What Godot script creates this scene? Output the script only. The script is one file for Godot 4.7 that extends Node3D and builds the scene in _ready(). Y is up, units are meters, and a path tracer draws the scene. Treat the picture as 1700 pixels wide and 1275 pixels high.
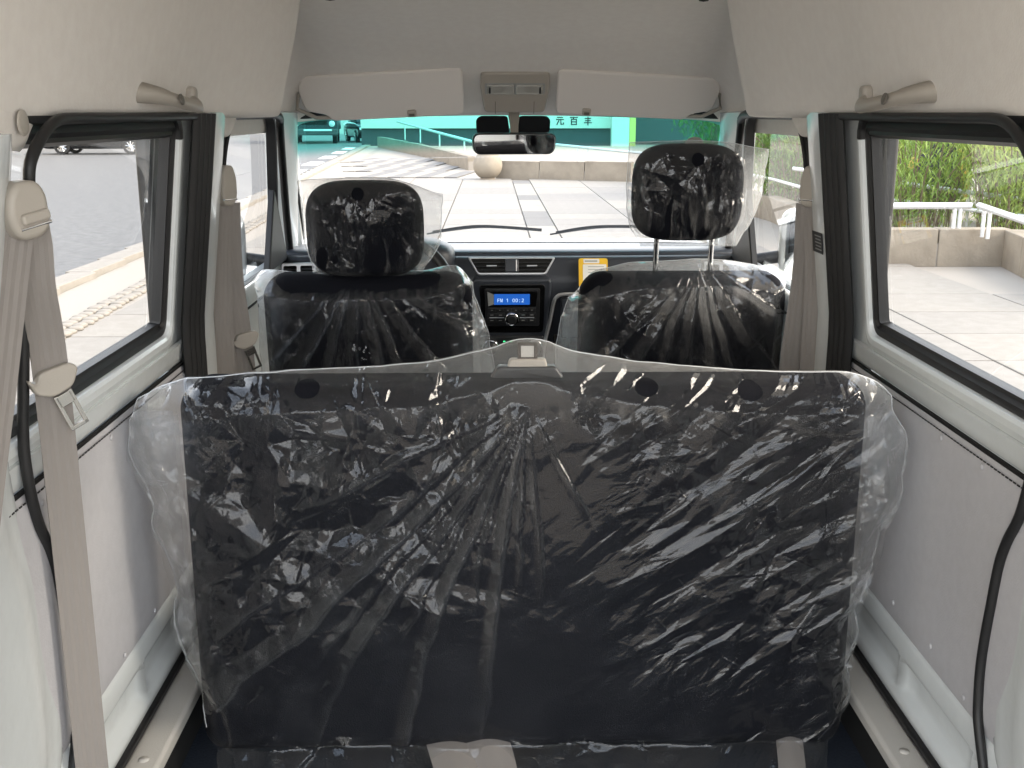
extends Node3D
# Interior of a small van seen from its open tailgate. x right, y up, -z forward, metres; the ground is y = 0.

var M := {}
var crease: PackedFloat32Array
var facet: PackedFloat32Array
const CN := 1024
const CTILE := 0.8

func _ready() -> void:
	_camera_and_light()
	_materials()
	_outside()
	_van_body()
	_doors()
	_roof_fittings()
	_dashboard()
	_seats()
	_belts()
	_plastic_covers()

# ---------------------------------------------------------------- camera, sky, sun
func _camera_and_light() -> void:
	var cam := Camera3D.new()
	cam.name = "camera"
	cam.fov = 39.0
	cam.near = 0.05
	cam.far = 900.0
	cam.position = Vector3(-0.055, 1.6, 0.0)
	cam.rotation = Vector3(deg_to_rad(-14.052), deg_to_rad(-1.081), 0.0)
	add_child(cam)
	cam.current = true
	var e := Environment.new()
	e.background_mode = Environment.BG_SKY
	var sm := ProceduralSkyMaterial.new()
	sm.sky_top_color = Color(0.62, 0.67, 0.74)
	sm.sky_horizon_color = Color(1.0, 1.0, 0.99)
	sm.sky_energy_multiplier = 0.92
	sm.sky_curve = 0.35
	sm.ground_horizon_color = Color(0.6, 0.59, 0.57)
	sm.ground_bottom_color = Color(0.5, 0.49, 0.47)
	sm.sun_angle_max = 1.0
	var sky := Sky.new()
	sky.sky_material = sm
	e.sky = sky
	e.tonemap_mode = Environment.TONE_MAPPER_LINEAR
	e.tonemap_exposure = 7.6
	e.sdfgi_enabled = true
	e.ssao_enabled = true
	e.ssil_enabled = true
	var we := WorldEnvironment.new()
	we.name = "environment"
	we.environment = e
	add_child(we)
	var sun := DirectionalLight3D.new()
	sun.name = "sun"
	sun.light_energy = 0.38
	sun.light_angular_distance = 40.0
	sun.light_color = Color(1.0, 0.96, 0.9)
	sun.shadow_enabled = true
	add_child(sun)
	sun.look_at_from_position(Vector3(6.5, 3.8, 0.6), Vector3.ZERO)

# ---------------------------------------------------------------- mesh helpers
class MB:
	var v := PackedVector3Array()
	var n := PackedVector3Array()
	var t := PackedVector2Array()
	var i := PackedInt32Array()
	var c := PackedColorArray()

	func vert(p: Vector3, nn: Vector3, uv := Vector2.ZERO) -> int:
		v.append(p)
		n.append(nn)
		t.append(uv)
		return v.size() - 1

	func tri(a: int, b: int, d: int) -> void:
		var g := (v[b] - v[a]).cross(v[d] - v[a])
		if g.dot(n[a] + n[b] + n[d]) > 0.0:
			i.append(a); i.append(d); i.append(b)
		else:
			i.append(a); i.append(b); i.append(d)

	func quad(a: int, b: int, d: int, f: int) -> void:
		tri(a, b, d)
		tri(a, d, f)

	func flat(p: Array, nn: Vector3) -> void:
		var k := []
		for q in p:
			k.append(vert(q, nn))
		for j in range(1, k.size() - 1):
			tri(k[0], k[j], k[j + 1])

	# rows of points -> smooth sheet; toward: a direction on the visible side; thick > 0 gives it a back and a rim
	func grid(rows: Array, toward: Vector3, thick := 0.0, uvs := []) -> void:
		var h := rows.size()
		var w: int = rows[0].size()
		var nn := []
		var tot := Vector3.ZERO
		for a in h:
			var r := PackedVector3Array()
			for b in w:
				var du: Vector3 = rows[a][mini(b + 1, w - 1)] - rows[a][maxi(b - 1, 0)]
				var dv: Vector3 = rows[mini(a + 1, h - 1)][b] - rows[maxi(a - 1, 0)][b]
				var q := du.cross(dv).normalized()
				r.append(q)
				tot += q
			nn.append(r)
		var s := 1.0 if tot.dot(toward) >= 0.0 else -1.0
		var base := v.size()
		for a in h:
			for b in w:
				var q: Vector3 = nn[a][b] * s
				nn[a][b] = q
				vert(rows[a][b], q, uvs[a][b] if uvs.size() else Vector2(float(b) / (w - 1), float(a) / (h - 1)))
		for a in h - 1:
			for b in w - 1:
				var k := base + a * w + b
				quad(k, k + 1, k + w + 1, k + w)
		if thick <= 0.0:
			return
		var bb := v.size()
		for a in h:
			for b in w:
				vert(rows[a][b] - nn[a][b] * thick, -nn[a][b])
		for a in h - 1:
			for b in w - 1:
				var k := bb + a * w + b
				quad(k, k + 1, k + w + 1, k + w)
		var loop := []
		for b in w: loop.append([0, b])
		for a in range(1, h): loop.append([a, w - 1])
		for b in range(w - 2, -1, -1): loop.append([h - 1, b])
		for a in range(h - 2, 0, -1): loop.append([a, 0])
		var mid: Vector3 = rows[h / 2][w / 2]
		for k in loop.size():
			var p: Array = loop[k]
			var q: Array = loop[(k + 1) % loop.size()]
			var A: Vector3 = rows[p[0]][p[1]]
			var B: Vector3 = rows[q[0]][q[1]]
			var A2: Vector3 = A - nn[p[0]][p[1]] * thick
			var B2: Vector3 = B - nn[q[0]][q[1]] * thick
			var fn := (B - A).cross(A2 - A).normalized()
			if fn.dot(A - mid) < 0.0: fn = -fn
			flat([A, B, B2, A2], fn)

	func rbox(ce: Vector3, size: Vector3, r: float, bs := Basis.IDENTITY, seg := 2, fill := 1) -> void:
		var hs := size * 0.5
		r = minf(r, minf(hs.x, minf(hs.y, hs.z)))
		var inner := hs - Vector3.ONE * r
		var ax := [[Vector3.RIGHT, Vector3.UP, Vector3.BACK], [Vector3.UP, Vector3.BACK, Vector3.RIGHT], [Vector3.BACK, Vector3.RIGHT, Vector3.UP]]
		for q in ax:
			var lu := _lines(absf(hs.dot(q[0])), r, seg, fill)
			var lv := _lines(absf(hs.dot(q[1])), r, seg, fill)
			for sg: float in [-1.0, 1.0]:
				var b0 := v.size()
				for y in lv:
					for x in lu:
						var p: Vector3 = q[0] * x + q[1] * y + q[2] * absf(hs.dot(q[2])) * sg
						var k := Vector3(clampf(p.x, -inner.x, inner.x), clampf(p.y, -inner.y, inner.y), clampf(p.z, -inner.z, inner.z))
						var d: Vector3 = (p - k).normalized() if r > 0.0 else q[2] * sg
						vert(ce + bs * (k + d * r), bs * d, Vector2(x, y))
				var w := lu.size()
				for a in lv.size() - 1:
					for b in w - 1:
						var k2 := b0 + a * w + b
						quad(k2, k2 + 1, k2 + w + 1, k2 + w)

	func _lines(hh: float, r: float, seg: int, fill: int) -> Array:
		var o := []
		if r <= 0.0:
			return [-hh, hh]
		for k in seg + 1:
			o.append(-hh + r * (1.0 - tan(PI / 4 * (1.0 - float(k) / seg))))
		var m := hh - r
		if m > 1e-5:
			for k in range(1, fill):
				o.append(lerpf(-m, m, float(k) / fill))
			o.append(m)
		for k in range(1, seg + 1):
			o.append(hh - r + r * tan(PI / 4 * float(k) / seg))
		return o

	# extruded outline, front edge rounded by bev; xf places it (front is +z)
	func prism(poly: Array, z0: float, z1: float, bev: float, xf := Transform3D.IDENTITY) -> void:
		var pl := PackedVector2Array(poly)
		if Geometry2D.is_polygon_clockwise(pl):
			pl.reverse()
		var m := pl.size()
		var nn := PackedVector2Array()
		var mit := PackedFloat32Array()
		for k in m:
			var e0 := (pl[k] - pl[(k + m - 1) % m]).normalized()
			var e1 := (pl[(k + 1) % m] - pl[k]).normalized()
			var n0 := Vector2(e0.y, -e0.x)
			var n1 := Vector2(e1.y, -e1.x)
			var av := (n0 + n1).normalized()
			nn.append(av)
			mit.append(1.0 / maxf(0.5, av.dot(n0)))
		var rings := [[0.0, z0, 0.0], [0.0, z1 - bev, 0.0]]
		if bev > 0.0:
			for k in [1, 2, 3]:
				var a: float = PI / 6 * k
				rings.append([bev * (1.0 - cos(a)), z1 - bev + bev * sin(a), a])
		var b0 := v.size()
		for r in rings:
			for k in m:
				var p: Vector2 = pl[k] - nn[k] * mit[k] * r[0]
				vert(xf * Vector3(p.x, p.y, r[1]), (xf.basis * Vector3(nn[k].x * cos(r[2]), nn[k].y * cos(r[2]), sin(r[2]))).normalized())
		for r in rings.size() - 1:
			for k in m:
				quad(b0 + r * m + k, b0 + r * m + (k + 1) % m, b0 + (r + 1) * m + (k + 1) % m, b0 + (r + 1) * m + k)
		var ft := PackedVector2Array()
		for k in m:
			ft.append(pl[k] - nn[k] * mit[k] * bev)
		var ti := Geometry2D.triangulate_polygon(ft)
		if ti.is_empty():
			ti = Geometry2D.triangulate_polygon(pl)
		var f0 := v.size()
		for k in m: vert(xf * Vector3(ft[k].x, ft[k].y, z1), (xf.basis * Vector3.BACK).normalized(), ft[k])
		for k in m: vert(xf * Vector3(pl[k].x, pl[k].y, z0), (xf.basis * Vector3.FORWARD).normalized(), pl[k])
		for k in range(0, ti.size(), 3):
			tri(f0 + ti[k], f0 + ti[k + 1], f0 + ti[k + 2])
			tri(f0 + m + ti[k], f0 + m + ti[k + 1], f0 + m + ti[k + 2])

	# profile swept along a path; prof.x runs along ref, prof.y across it
	func sweep(path: Array, prof: Array, ref: Vector3, closed := false, smooth := false, scale := []) -> void:
		var m := path.size()
		var np := prof.size()
		var fr := []
		var run := 0.0
		for k in m:
			var a: Vector3 = path[(k + m - 1) % m] if closed or k > 0 else path[k]
			var b: Vector3 = path[(k + 1) % m] if closed or k < m - 1 else path[k]
			var tt := (b - a).normalized()
			var x := (ref - tt * ref.dot(tt)).normalized()
			if k > 0: run += path[k].distance_to(path[k - 1])
			fr.append([path[k], x, tt.cross(x), run, scale[k] if scale.size() else 1.0])
		var ctr := Vector2.ZERO
		for p in prof: ctr += p / np
		for j in np:
			var p: Vector2 = prof[j]
			var q: Vector2 = prof[(j + 1) % np]
			var e := (q - p).normalized()
			var en := Vector2(e.y, -e.x)
			if en.dot((p + q) * 0.5 - ctr) < 0.0: en = -en
			var n0 := en
			var n1 := en
			if smooth:
				n0 = (p - ctr).normalized()
				n1 = (q - ctr).normalized()
			var b0 := v.size()
			for f in fr:
				vert(f[0] + (f[1] * p.x + f[2] * p.y) * f[4], f[1] * n0.x + f[2] * n0.y, Vector2(p.y, f[3]))
				vert(f[0] + (f[1] * q.x + f[2] * q.y) * f[4], f[1] * n1.x + f[2] * n1.y, Vector2(q.y, f[3]))
			for k in (m if closed else m - 1):
				var k2 := (k + 1) % m
				quad(b0 + k * 2, b0 + k * 2 + 1, b0 + k2 * 2 + 1, b0 + k2 * 2)
		if not closed:
			for f in [fr[0], fr[m - 1]]:
				var dir: Vector3 = (path[0] - path[1] if f == fr[0] else path[m - 1] - path[m - 2]).normalized()
				var ps := []
				for p in prof: ps.append(f[0] + (f[1] * p.x + f[2] * p.y) * f[4])
				flat(ps, dir)

	func tube(path: Array, r: float, seg := 10, ref := Vector3(0.31, 0.77, 0.55), closed := false, scale := []) -> void:
		var pr := []
		for k in seg: pr.append(Vector2(cos(TAU * k / seg), sin(TAU * k / seg)) * r)
		sweep(path, pr, ref, closed, true, scale)

	# profile of (radius, height) turned about y, placed by xf
	func lathe(pr: Array, xf := Transform3D.IDENTITY, seg := 24, smooth := false) -> void:
		for j in pr.size() - 1:
			var p: Vector2 = pr[j]
			var q: Vector2 = pr[j + 1]
			var e := (q - p).normalized()
			var n0 := Vector2(e.y, -e.x)
			var n1 := n0
			if smooth:
				if j > 0:
					var e2: Vector2 = (p - pr[j - 1]).normalized()
					n0 = (n0 + Vector2(e2.y, -e2.x)).normalized()
				if j < pr.size() - 2:
					var e3: Vector2 = (pr[j + 2] - q).normalized()
					n1 = (n1 + Vector2(e3.y, -e3.x)).normalized()
			var b0 := v.size()
			for k in seg + 1:
				var a := TAU * k / seg
				var d := Vector3(cos(a), 0, sin(a))
				vert(xf * (d * p.x + Vector3.UP * p.y), (xf.basis * (d * n0.x + Vector3.UP * n0.y)).normalized(), Vector2(a, p.y))
				vert(xf * (d * q.x + Vector3.UP * q.y), (xf.basis * (d * n1.x + Vector3.UP * n1.y)).normalized(), Vector2(a, q.y))
			for k in seg:
				quad(b0 + k * 2, b0 + k * 2 + 1, b0 + k * 2 + 3, b0 + k * 2 + 2)

	func superq(ce: Vector3, a: Vector3, e1: float, e2: float, bs := Basis.IDENTITY, seg := 40) -> void:
		var b0 := v.size()
		var h := seg / 2
		for j in h + 1:
			var et := -PI / 2 + PI * j / h
			for k in seg + 1:
				var om := TAU * k / seg
				var ce_ := cos(et); var se := sin(et); var co := cos(om); var so := sin(om)
				var p := Vector3(a.x * pw(ce_, e1) * pw(co, e2), a.y * pw(se, e1), a.z * pw(ce_, e1) * pw(so, e2))
				var q := Vector3(pw(ce_, 2 - e1) * pw(co, 2 - e2) / a.x, pw(se, 2 - e1) / a.y, pw(ce_, 2 - e1) * pw(so, 2 - e2) / a.z).normalized()
				vert(ce + bs * p, bs * q, Vector2(p.x, p.y))
		for j in h:
			for k in seg:
				var z := b0 + j * (seg + 1) + k
				quad(z, z + 1, z + seg + 2, z + seg + 1)

	func pw(x: float, e: float) -> float:
		return signf(x) * pow(absf(x), e)

	func mesh(m: Material) -> ArrayMesh:
		var ar := []
		ar.resize(Mesh.ARRAY_MAX)
		ar[Mesh.ARRAY_VERTEX] = v
		ar[Mesh.ARRAY_NORMAL] = n
		ar[Mesh.ARRAY_TEX_UV] = t
		if c.size() == v.size():
			ar[Mesh.ARRAY_COLOR] = c
		ar[Mesh.ARRAY_INDEX] = i
		var o := ArrayMesh.new()
		o.add_surface_from_arrays(Mesh.PRIMITIVE_TRIANGLES, ar)
		o.surface_set_material(0, m)
		return o

func rpoly(pts: Array, r: float, seg := 4) -> Array:
	var o := []
	var m := pts.size()
	for k in m:
		var p: Vector2 = pts[k]
		var a: Vector2 = pts[(k + m - 1) % m] - p
		var b: Vector2 = pts[(k + 1) % m] - p
		var d := minf(r, minf(a.length(), b.length()) * 0.48)
		var A := p + a.normalized() * d
		var B := p + b.normalized() * d
		for j in seg + 1:
			var u := float(j) / seg
			o.append(A.lerp(p, u).lerp(p.lerp(B, u), u))
	return o

func curve3(pts: Array, step := 0.02) -> Array:
	var c := Curve3D.new()
	c.bake_interval = step
	for k in pts.size():
		var a: Vector3 = pts[maxi(k - 1, 0)]
		var b: Vector3 = pts[mini(k + 1, pts.size() - 1)]
		var tg := (b - a) / 6.0
		c.add_point(pts[k], -tg, tg)
	return Array(c.get_baked_points())

func part(parent: Node, called: String, mb: MB, m: Material, label := "") -> MeshInstance3D:
	var o := MeshInstance3D.new()
	o.name = called
	o.mesh = mb.mesh(m)
	parent.add_child(o, true)
	if label != "": o.set_meta("label", label)
	return o

func inst(parent: Node, called: String, me: Mesh, at: Vector3, bs := Basis.IDENTITY) -> MeshInstance3D:
	var o := MeshInstance3D.new()
	o.name = called
	o.mesh = me
	o.transform = Transform3D(bs, at)
	parent.add_child(o, true)
	return o

func group3(parent: Node, called: String) -> Node3D:
	var o := Node3D.new()
	o.name = called
	parent.add_child(o, true)
	return o

var taken := {}
func thing(called: String, label: String, category: String, grp := "") -> Node3D:
	var o := Node3D.new()
	taken[called] = taken.get(called, -1) + 1
	o.name = called if taken[called] == 0 else "%s_%03d" % [called, taken[called]]
	add_child(o)
	o.set_meta("label", label)
	o.set_meta("category", category)
	if grp != "": o.set_meta("group", grp)
	return o

func base_at(o: Node3D, at: Vector3) -> void:
	o.position = at
	for k in o.get_children():
		k.position -= at

func structure(o: Node) -> void:
	o.set_meta("kind", "structure")

func lettering(parent: Node, called: String, text: String, h: float, xf: Transform3D, m: Material, font := "Droid Sans", thick := 0.0006) -> MeshInstance3D:
	var tm := TextMesh.new()
	var f := SystemFont.new()
	f.font_names = PackedStringArray([font])
	tm.font = f
	tm.text = text
	tm.font_size = 64
	tm.pixel_size = h / 46.0
	tm.depth = thick
	tm.material = m
	var o := MeshInstance3D.new()
	o.name = called
	o.mesh = tm
	o.transform = xf
	parent.add_child(o, true)
	return o

# ---------------------------------------------------------------- materials
func col(r: int, g: int, b: int, a := 1.0) -> Color:
	return Color(r / 255.0, g / 255.0, b / 255.0, a)

func mat(called: String, c: Color, rough: float, metal := 0.0, spec := 0.5) -> StandardMaterial3D:
	var m := StandardMaterial3D.new()
	m.resource_name = called
	m.albedo_color = c
	m.roughness = rough
	m.metallic = metal
	m.metallic_specular = spec
	M[called] = m
	return m

func noise_image(sz: int, freq: float, sd: int, type := FastNoiseLite.TYPE_SIMPLEX_SMOOTH, oct := 4) -> Image:
	var f := FastNoiseLite.new()
	f.seed = sd
	f.noise_type = type
	f.frequency = freq
	f.fractal_octaves = oct
	return f.get_seamless_image(sz, sz)

func tinted(im: Image, lo: Color, hi: Color) -> ImageTexture:
	var sz := im.get_width()
	var o := Image.create(sz, sz, false, Image.FORMAT_RGB8)
	for y in sz:
		for x in sz:
			o.set_pixel(x, y, lo.lerp(hi, im.get_pixel(x, y).r))
	return ImageTexture.create_from_image(o)

func tri_bump(m: StandardMaterial3D, im: Image, cm: float, sc: float) -> void:
	m.uv1_triplanar = true
	m.uv1_world_triplanar = true
	m.uv1_scale = Vector3.ONE * sc
	m.heightmap_enabled = true
	m.heightmap_texture = ImageTexture.create_from_image(im)
	m.heightmap_scale = cm

func _materials() -> void:
	var fine := noise_image(256, 0.11, 3)
	var soft := noise_image(256, 0.02, 5)
	var m := mat("lining", col(255, 255, 255), 0.85)
	m.albedo_texture = tinted(soft, col(226, 220, 213), col(232, 227, 220))
	tri_bump(m, fine, 0.045, 6.0)
	m = mat("visor_fabric", col(224, 218, 212), 0.9)
	tri_bump(m, fine, 0.03, 8.0)
	m = mat("beige_plastic", col(168, 161, 151), 0.45)
	tri_bump(m, fine, 0.012, 14.0)
	m = mat("white_paint", col(218, 222, 222), 0.22)
	m.clearcoat_enabled = true
	m.clearcoat = 0.4
	m.clearcoat_roughness = 0.08
	tri_bump(m, soft, 0.06, 3.0)
	m = mat("door_card", col(255, 255, 255), 0.6)
	m.albedo_texture = tinted(soft, col(184, 183, 186), col(190, 189, 192))
	tri_bump(m, fine, 0.03, 7.0)
	m = mat("step_plastic", col(196, 192, 185), 0.5)
	tri_bump(m, fine, 0.03, 9.0)
	m = mat("rubber", col(26, 26, 27), 0.5)
	tri_bump(m, fine, 0.02, 12.0)
	mat("gap_black", col(10, 10, 10), 0.9)
	m = mat("floor_vinyl", col(255, 255, 255), 0.55)
	m.albedo_texture = tinted(fine, col(34, 40, 50), col(46, 53, 64))
	tri_bump(m, fine, 0.06, 5.0)
	m = mat("seat_cloth", col(255, 255, 255), 0.85, 0.0, 0.2)
	m.albedo_texture = tinted(fine, col(12, 13, 17), col(21, 22, 28))
	tri_bump(m, fine, 0.05, 9.0)
	m = mat("dash_plastic", col(50, 54, 61), 0.42)
	tri_bump(m, fine, 0.02, 14.0)
	m = mat("dash_top", col(60, 65, 74), 0.38)
	tri_bump(m, fine, 0.03, 12.0)
	mat("gloss_black", col(14, 14, 15), 0.16)
	mat("key_black", col(32, 33, 35), 0.4)
	mat("silver_trim", col(205, 207, 210), 0.28, 0.75)
	mat("chrome", col(228, 230, 232), 0.1, 1.0)
	mat("steel", col(190, 188, 184), 0.25, 1.0)
	mat("print_white", col(225, 226, 228), 0.5)
	mat("print_black", col(18, 18, 20), 0.5)
	mat("label_paper", col(232, 230, 224), 0.5)
	mat("label_yellow", col(235, 190, 45), 0.5)
	mat("label_grey", col(150, 152, 150), 0.5)
	mat("mirror_glass", col(240, 242, 243), 0.02, 1.0)
	m = mat("webbing", col(140, 134, 129), 0.75)
	m.rim_enabled = true
	m.rim = 0.3
	var wv := Image.create(64, 64, false, Image.FORMAT_RF)
	for y in 64:
		for x in 64:
			wv.set_pixel(x, y, Color(0.5 + 0.25 * sin(TAU * x / 8.0) + 0.25 * sin(TAU * (y + x) / 16.0), 0, 0))
	m.heightmap_enabled = true
	m.heightmap_texture = ImageTexture.create_from_image(wv)
	m.heightmap_scale = 0.04
	m.uv1_scale = Vector3(90, 90, 90)
	m = mat("lcd", col(20, 60, 130), 0.3)
	m.emission_enabled = true
	m.emission = col(38, 105, 205)
	m.emission_energy_multiplier = 0.10
	m = mat("lcd_text", col(200, 220, 240), 0.4)
	m.emission_enabled = true
	m.emission = col(200, 225, 255)
	m.emission_energy_multiplier = 0.12
	m = mat("green_led", col(40, 160, 90), 0.3)
	m.emission_enabled = true
	m.emission = col(80, 255, 160)
	m.emission_energy_multiplier = 0.16
	m = mat("glass", col(235, 245, 240, 0.015), 0.01)
	m.transparency = BaseMaterial3D.TRANSPARENCY_ALPHA
	m.cull_mode = BaseMaterial3D.CULL_DISABLED
	m = mat("lamp_lens", col(225, 222, 212, 0.35), 0.12)
	m.transparency = BaseMaterial3D.TRANSPARENCY_ALPHA
	m.cull_mode = BaseMaterial3D.CULL_DISABLED
	m = mat("tint", col(255, 255, 255, 0.0), 0.0)
	m.transparency = BaseMaterial3D.TRANSPARENCY_ALPHA
	m.refraction_enabled = true
	m.refraction_scale = 0.05
	m.vertex_color_use_as_albedo = true
	# crumpled polyethylene film
	_make_creases()
	var both := PackedFloat32Array()
	both.resize(CN * CN)
	for k in CN * CN:
		both[k] = 0.5 + 0.3 * facet[k] + 0.35 * (crease[k] - 0.5)
	var im := Image.create_from_data(CN, CN, false, Image.FORMAT_RF, both.to_byte_array())
	m = mat("film", col(240, 243, 245, 0.004), 0.035, 0.0, 0.47)
	m.backlight_enabled = true
	m.backlight = Color(0.32, 0.325, 0.33).linear_to_srgb()
	m.transparency = BaseMaterial3D.TRANSPARENCY_ALPHA
	m.cull_mode = BaseMaterial3D.CULL_DISABLED
	m.heightmap_enabled = true
	m.heightmap_texture = ImageTexture.create_from_image(im)
	m.heightmap_scale = 2.6
	M.bench_film = m.duplicate()
	M.bench_film.resource_name = "bench_film"
	M.bench_film.heightmap_texture = _bench_relief()
	M.bench_film.heightmap_scale = 4.0
	m = mat("film_edge", col(240, 243, 245, 0.4), 0.2)
	m.transparency = BaseMaterial3D.TRANSPARENCY_ALPHA
	# outdoors
	for k in 3:
		m = mat("slab_%d" % k, Color.WHITE, 0.8)
		m.albedo_texture = tinted(soft, [col(126, 121, 114), col(121, 116, 110), col(130, 124, 116)][k], [col(136, 131, 125), col(131, 126, 121), col(140, 135, 128)][k])
		tri_bump(m, fine, 0.2, 1.2)
	m = mat("slab_dark", Color.WHITE, 0.8)
	m.albedo_texture = tinted(soft, col(102, 99, 96), col(110, 107, 104))
	tri_bump(m, fine, 0.2, 1.2)
	m = mat("bedding", col(150, 143, 134), 0.95)
	m = mat("asphalt", Color.WHITE, 0.9)
	m.albedo_texture = tinted(noise_image(512, 0.03, 21, FastNoiseLite.TYPE_SIMPLEX_SMOOTH, 6), col(88, 88, 89), col(110, 110, 110))
	tri_bump(m, fine, 0.5, 0.35)
	m = mat("concrete", Color.WHITE, 0.85)
	m.albedo_texture = tinted(soft, col(132, 127, 119), col(147, 142, 134))
	tri_bump(m, fine, 0.3, 0.8)
	m = mat("wall_stone", Color.WHITE, 0.8)
	m.albedo_texture = tinted(noise_image(256, 0.012, 9), col(124, 114, 101), col(152, 142, 127))
	tri_bump(m, fine, 0.3, 0.7)
	mat("sett_stone", col(138, 132, 124), 0.9)
	mat("road_white", col(222, 222, 220), 0.7)
	mat("rail_steel", col(214, 216, 218), 0.3, 0.4)
	mat("car_black", col(18, 19, 22), 0.15)
	mat("car_glass", col(24, 28, 32), 0.05)
	mat("car_plate", col(225, 228, 230), 0.4)
	mat("shop_cream", col(222, 216, 205), 0.7)
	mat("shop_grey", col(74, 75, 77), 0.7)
	mat("cap_grey", col(96, 91, 84), 0.5)
	mat("dark_steel", col(66, 59, 52), 0.4, 0.2)
	mat("truck_paint", col(38, 46, 54), 0.4)
	mat("far_paint", col(150, 150, 148), 0.6)
	mat("shop_yellow", col(232, 200, 110), 0.7)
	mat("bark", col(120, 108, 88), 0.9)
	for k in 4:
		m = mat("leaf_%d" % k, [col(108, 132, 62), col(132, 152, 78), col(84, 108, 56), col(150, 162, 92)][k], 0.6)
		m.cull_mode = BaseMaterial3D.CULL_DISABLED
		m.backlight_enabled = true
		m.backlight = [col(110, 140, 50), col(140, 160, 70), col(80, 110, 45), col(160, 175, 80)][k]

# height of a sheet that was crushed and smoothed out again, 0..1 over CTILE metres: flat facets of three sizes
# (random points joined by triangles) with straight sharp creases laid over them
func _make_creases() -> void:
	crease = PackedFloat32Array()
	crease.resize(CN * CN)
	facet = PackedFloat32Array()
	facet.resize(CN * CN)
	var rg := RandomNumberGenerator.new()
	rg.seed = 77
	for oc in [[13, 1.0], [29, 0.38], [64, 0.07]]:
		_facets(oc[0], oc[1], rg)
	var px := CN / CTILE
	for set_ in [[60, 0.05, 0.010, 0.30], [200, 0.030, 0.006, 0.20], [500, 0.014, 0.0032, 0.11], [500, 0.008, 0.0020, 0.06]]:
		for k in set_[0]:
			var cx := rg.randf() * CN
			var cy := rg.randf() * CN
			var a := rg.randf() * PI
			var L: float = set_[1] * rg.randf_range(0.5, 1.3) * px
			var W: float = set_[2] * rg.randf_range(0.5, 1.3) * px
			var A: float = set_[3] * rg.randf_range(0.4, 1.0) * (1.0 if rg.randf() < 0.6 else -1.0)
			var side := rg.randf_range(0.15, 1.0)
			var ca := cos(a)
			var sa := sin(a)
			var ex := int(ceil(absf(ca) * L + absf(sa) * W))
			var ey := int(ceil(absf(sa) * L + absf(ca) * W))
			for y in range(-ey, ey + 1):
				var row := posmod(int(cy) + y, CN) * CN
				for x in range(-ex, ex + 1):
					var u := (x * ca + y * sa) / L
					var w := (-x * sa + y * ca) / W
					if w < 0.0: w = -w / side
					if w < 1.0 and u > -1.0 and u < 1.0:
						crease[row + posmod(int(cx) + x, CN)] += A * (1.0 - w) * (1.0 - u * u)
	for k in crease.size():
		crease[k] = clampf(0.5 + crease[k] * 0.5, 0.0, 1.0)

func _facets(n: int, amp: float, rg: RandomNumberGenerator) -> void:
	# points of a jittered lattice that repeats over the tile
	var hs := PackedFloat32Array()
	var jx := PackedFloat32Array()
	var jy := PackedFloat32Array()
	for k in n * n:
		hs.append(rg.randf_range(-1, 1) * amp)
		jx.append(rg.randf_range(-0.46, 0.46))
		jy.append(rg.randf_range(-0.46, 0.46))
	var cell := float(CN) / n
	var pts := PackedVector2Array()
	var ids := PackedInt32Array()
	for y in range(-1, n + 1):
		for x in range(-1, n + 1):
			var k := posmod(y, n) * n + posmod(x, n)
			pts.append(Vector2((x + 0.5 + jx[k]) * cell, (y + 0.5 + jy[k]) * cell))
			ids.append(k)
	var tr := Geometry2D.triangulate_delaunay(pts)
	for k in range(0, tr.size(), 3):
		var A := pts[tr[k]]
		var B := pts[tr[k + 1]]
		var C := pts[tr[k + 2]]
		var ha := hs[ids[tr[k]]]
		var hb := hs[ids[tr[k + 1]]]
		var hc := hs[ids[tr[k + 2]]]
		var det := (B.y - C.y) * (A.x - C.x) + (C.x - B.x) * (A.y - C.y)
		if absf(det) < 1e-6: continue
		for y in range(maxi(0, int(floor(minf(A.y, minf(B.y, C.y))))), mini(CN - 1, int(ceil(maxf(A.y, maxf(B.y, C.y))))) + 1):
			for x in range(maxi(0, int(floor(minf(A.x, minf(B.x, C.x))))), mini(CN - 1, int(ceil(maxf(A.x, maxf(B.x, C.x))))) + 1):
				var w0 := ((B.y - C.y) * (x - C.x) + (C.x - B.x) * (y - C.y)) / det
				var w1 := ((C.y - A.y) * (x - C.x) + (A.x - C.x) * (y - C.y)) / det
				var w2 := 1.0 - w0 - w1
				if w0 >= -0.0001 and w1 >= -0.0001 and w2 > 0.0001:
					facet[y * CN + x] += w0 * ha + w1 * hb + w2 * hc

# facets as a height about 0, roughly -1..1
func facets(x: float, y: float) -> float:
	return sample(facet, x, y)

func crumple(x: float, y: float) -> float:
	return 0.45 + 0.25 * sample(facet, x, y)

func sample(arr: PackedFloat32Array, x: float, y: float) -> float:
	var fx := fposmod(x / CTILE, 1.0) * CN
	var fy := fposmod(y / CTILE, 1.0) * CN
	var a := int(fx) % CN
	var b := int(fy) % CN
	var u := fx - floorf(fx)
	var w := fy - floorf(fy)
	var a1 := (a + 1) % CN
	var b1 := (b + 1) % CN
	return lerpf(lerpf(arr[b * CN + a], arr[b * CN + a1], u), lerpf(arr[b1 * CN + a], arr[b1 * CN + a1], u), w)

# ---------------------------------------------------------------- the van
func wx(y: float) -> float:
	return 0.68 - 0.125 * maxf(0.0, y - 1.18)

func lerp_knots(k: Array, x: float) -> float:
	# k: [[x, value], ...] ascending
	if x <= k[0][0]: return k[0][1]
	for j in k.size() - 1:
		if x <= k[j + 1][0]:
			var u: float = (x - k[j][0]) / (k[j + 1][0] - k[j][0])
			return lerpf(k[j][1], k[j + 1][1], u)
	return k[-1][1]

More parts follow.
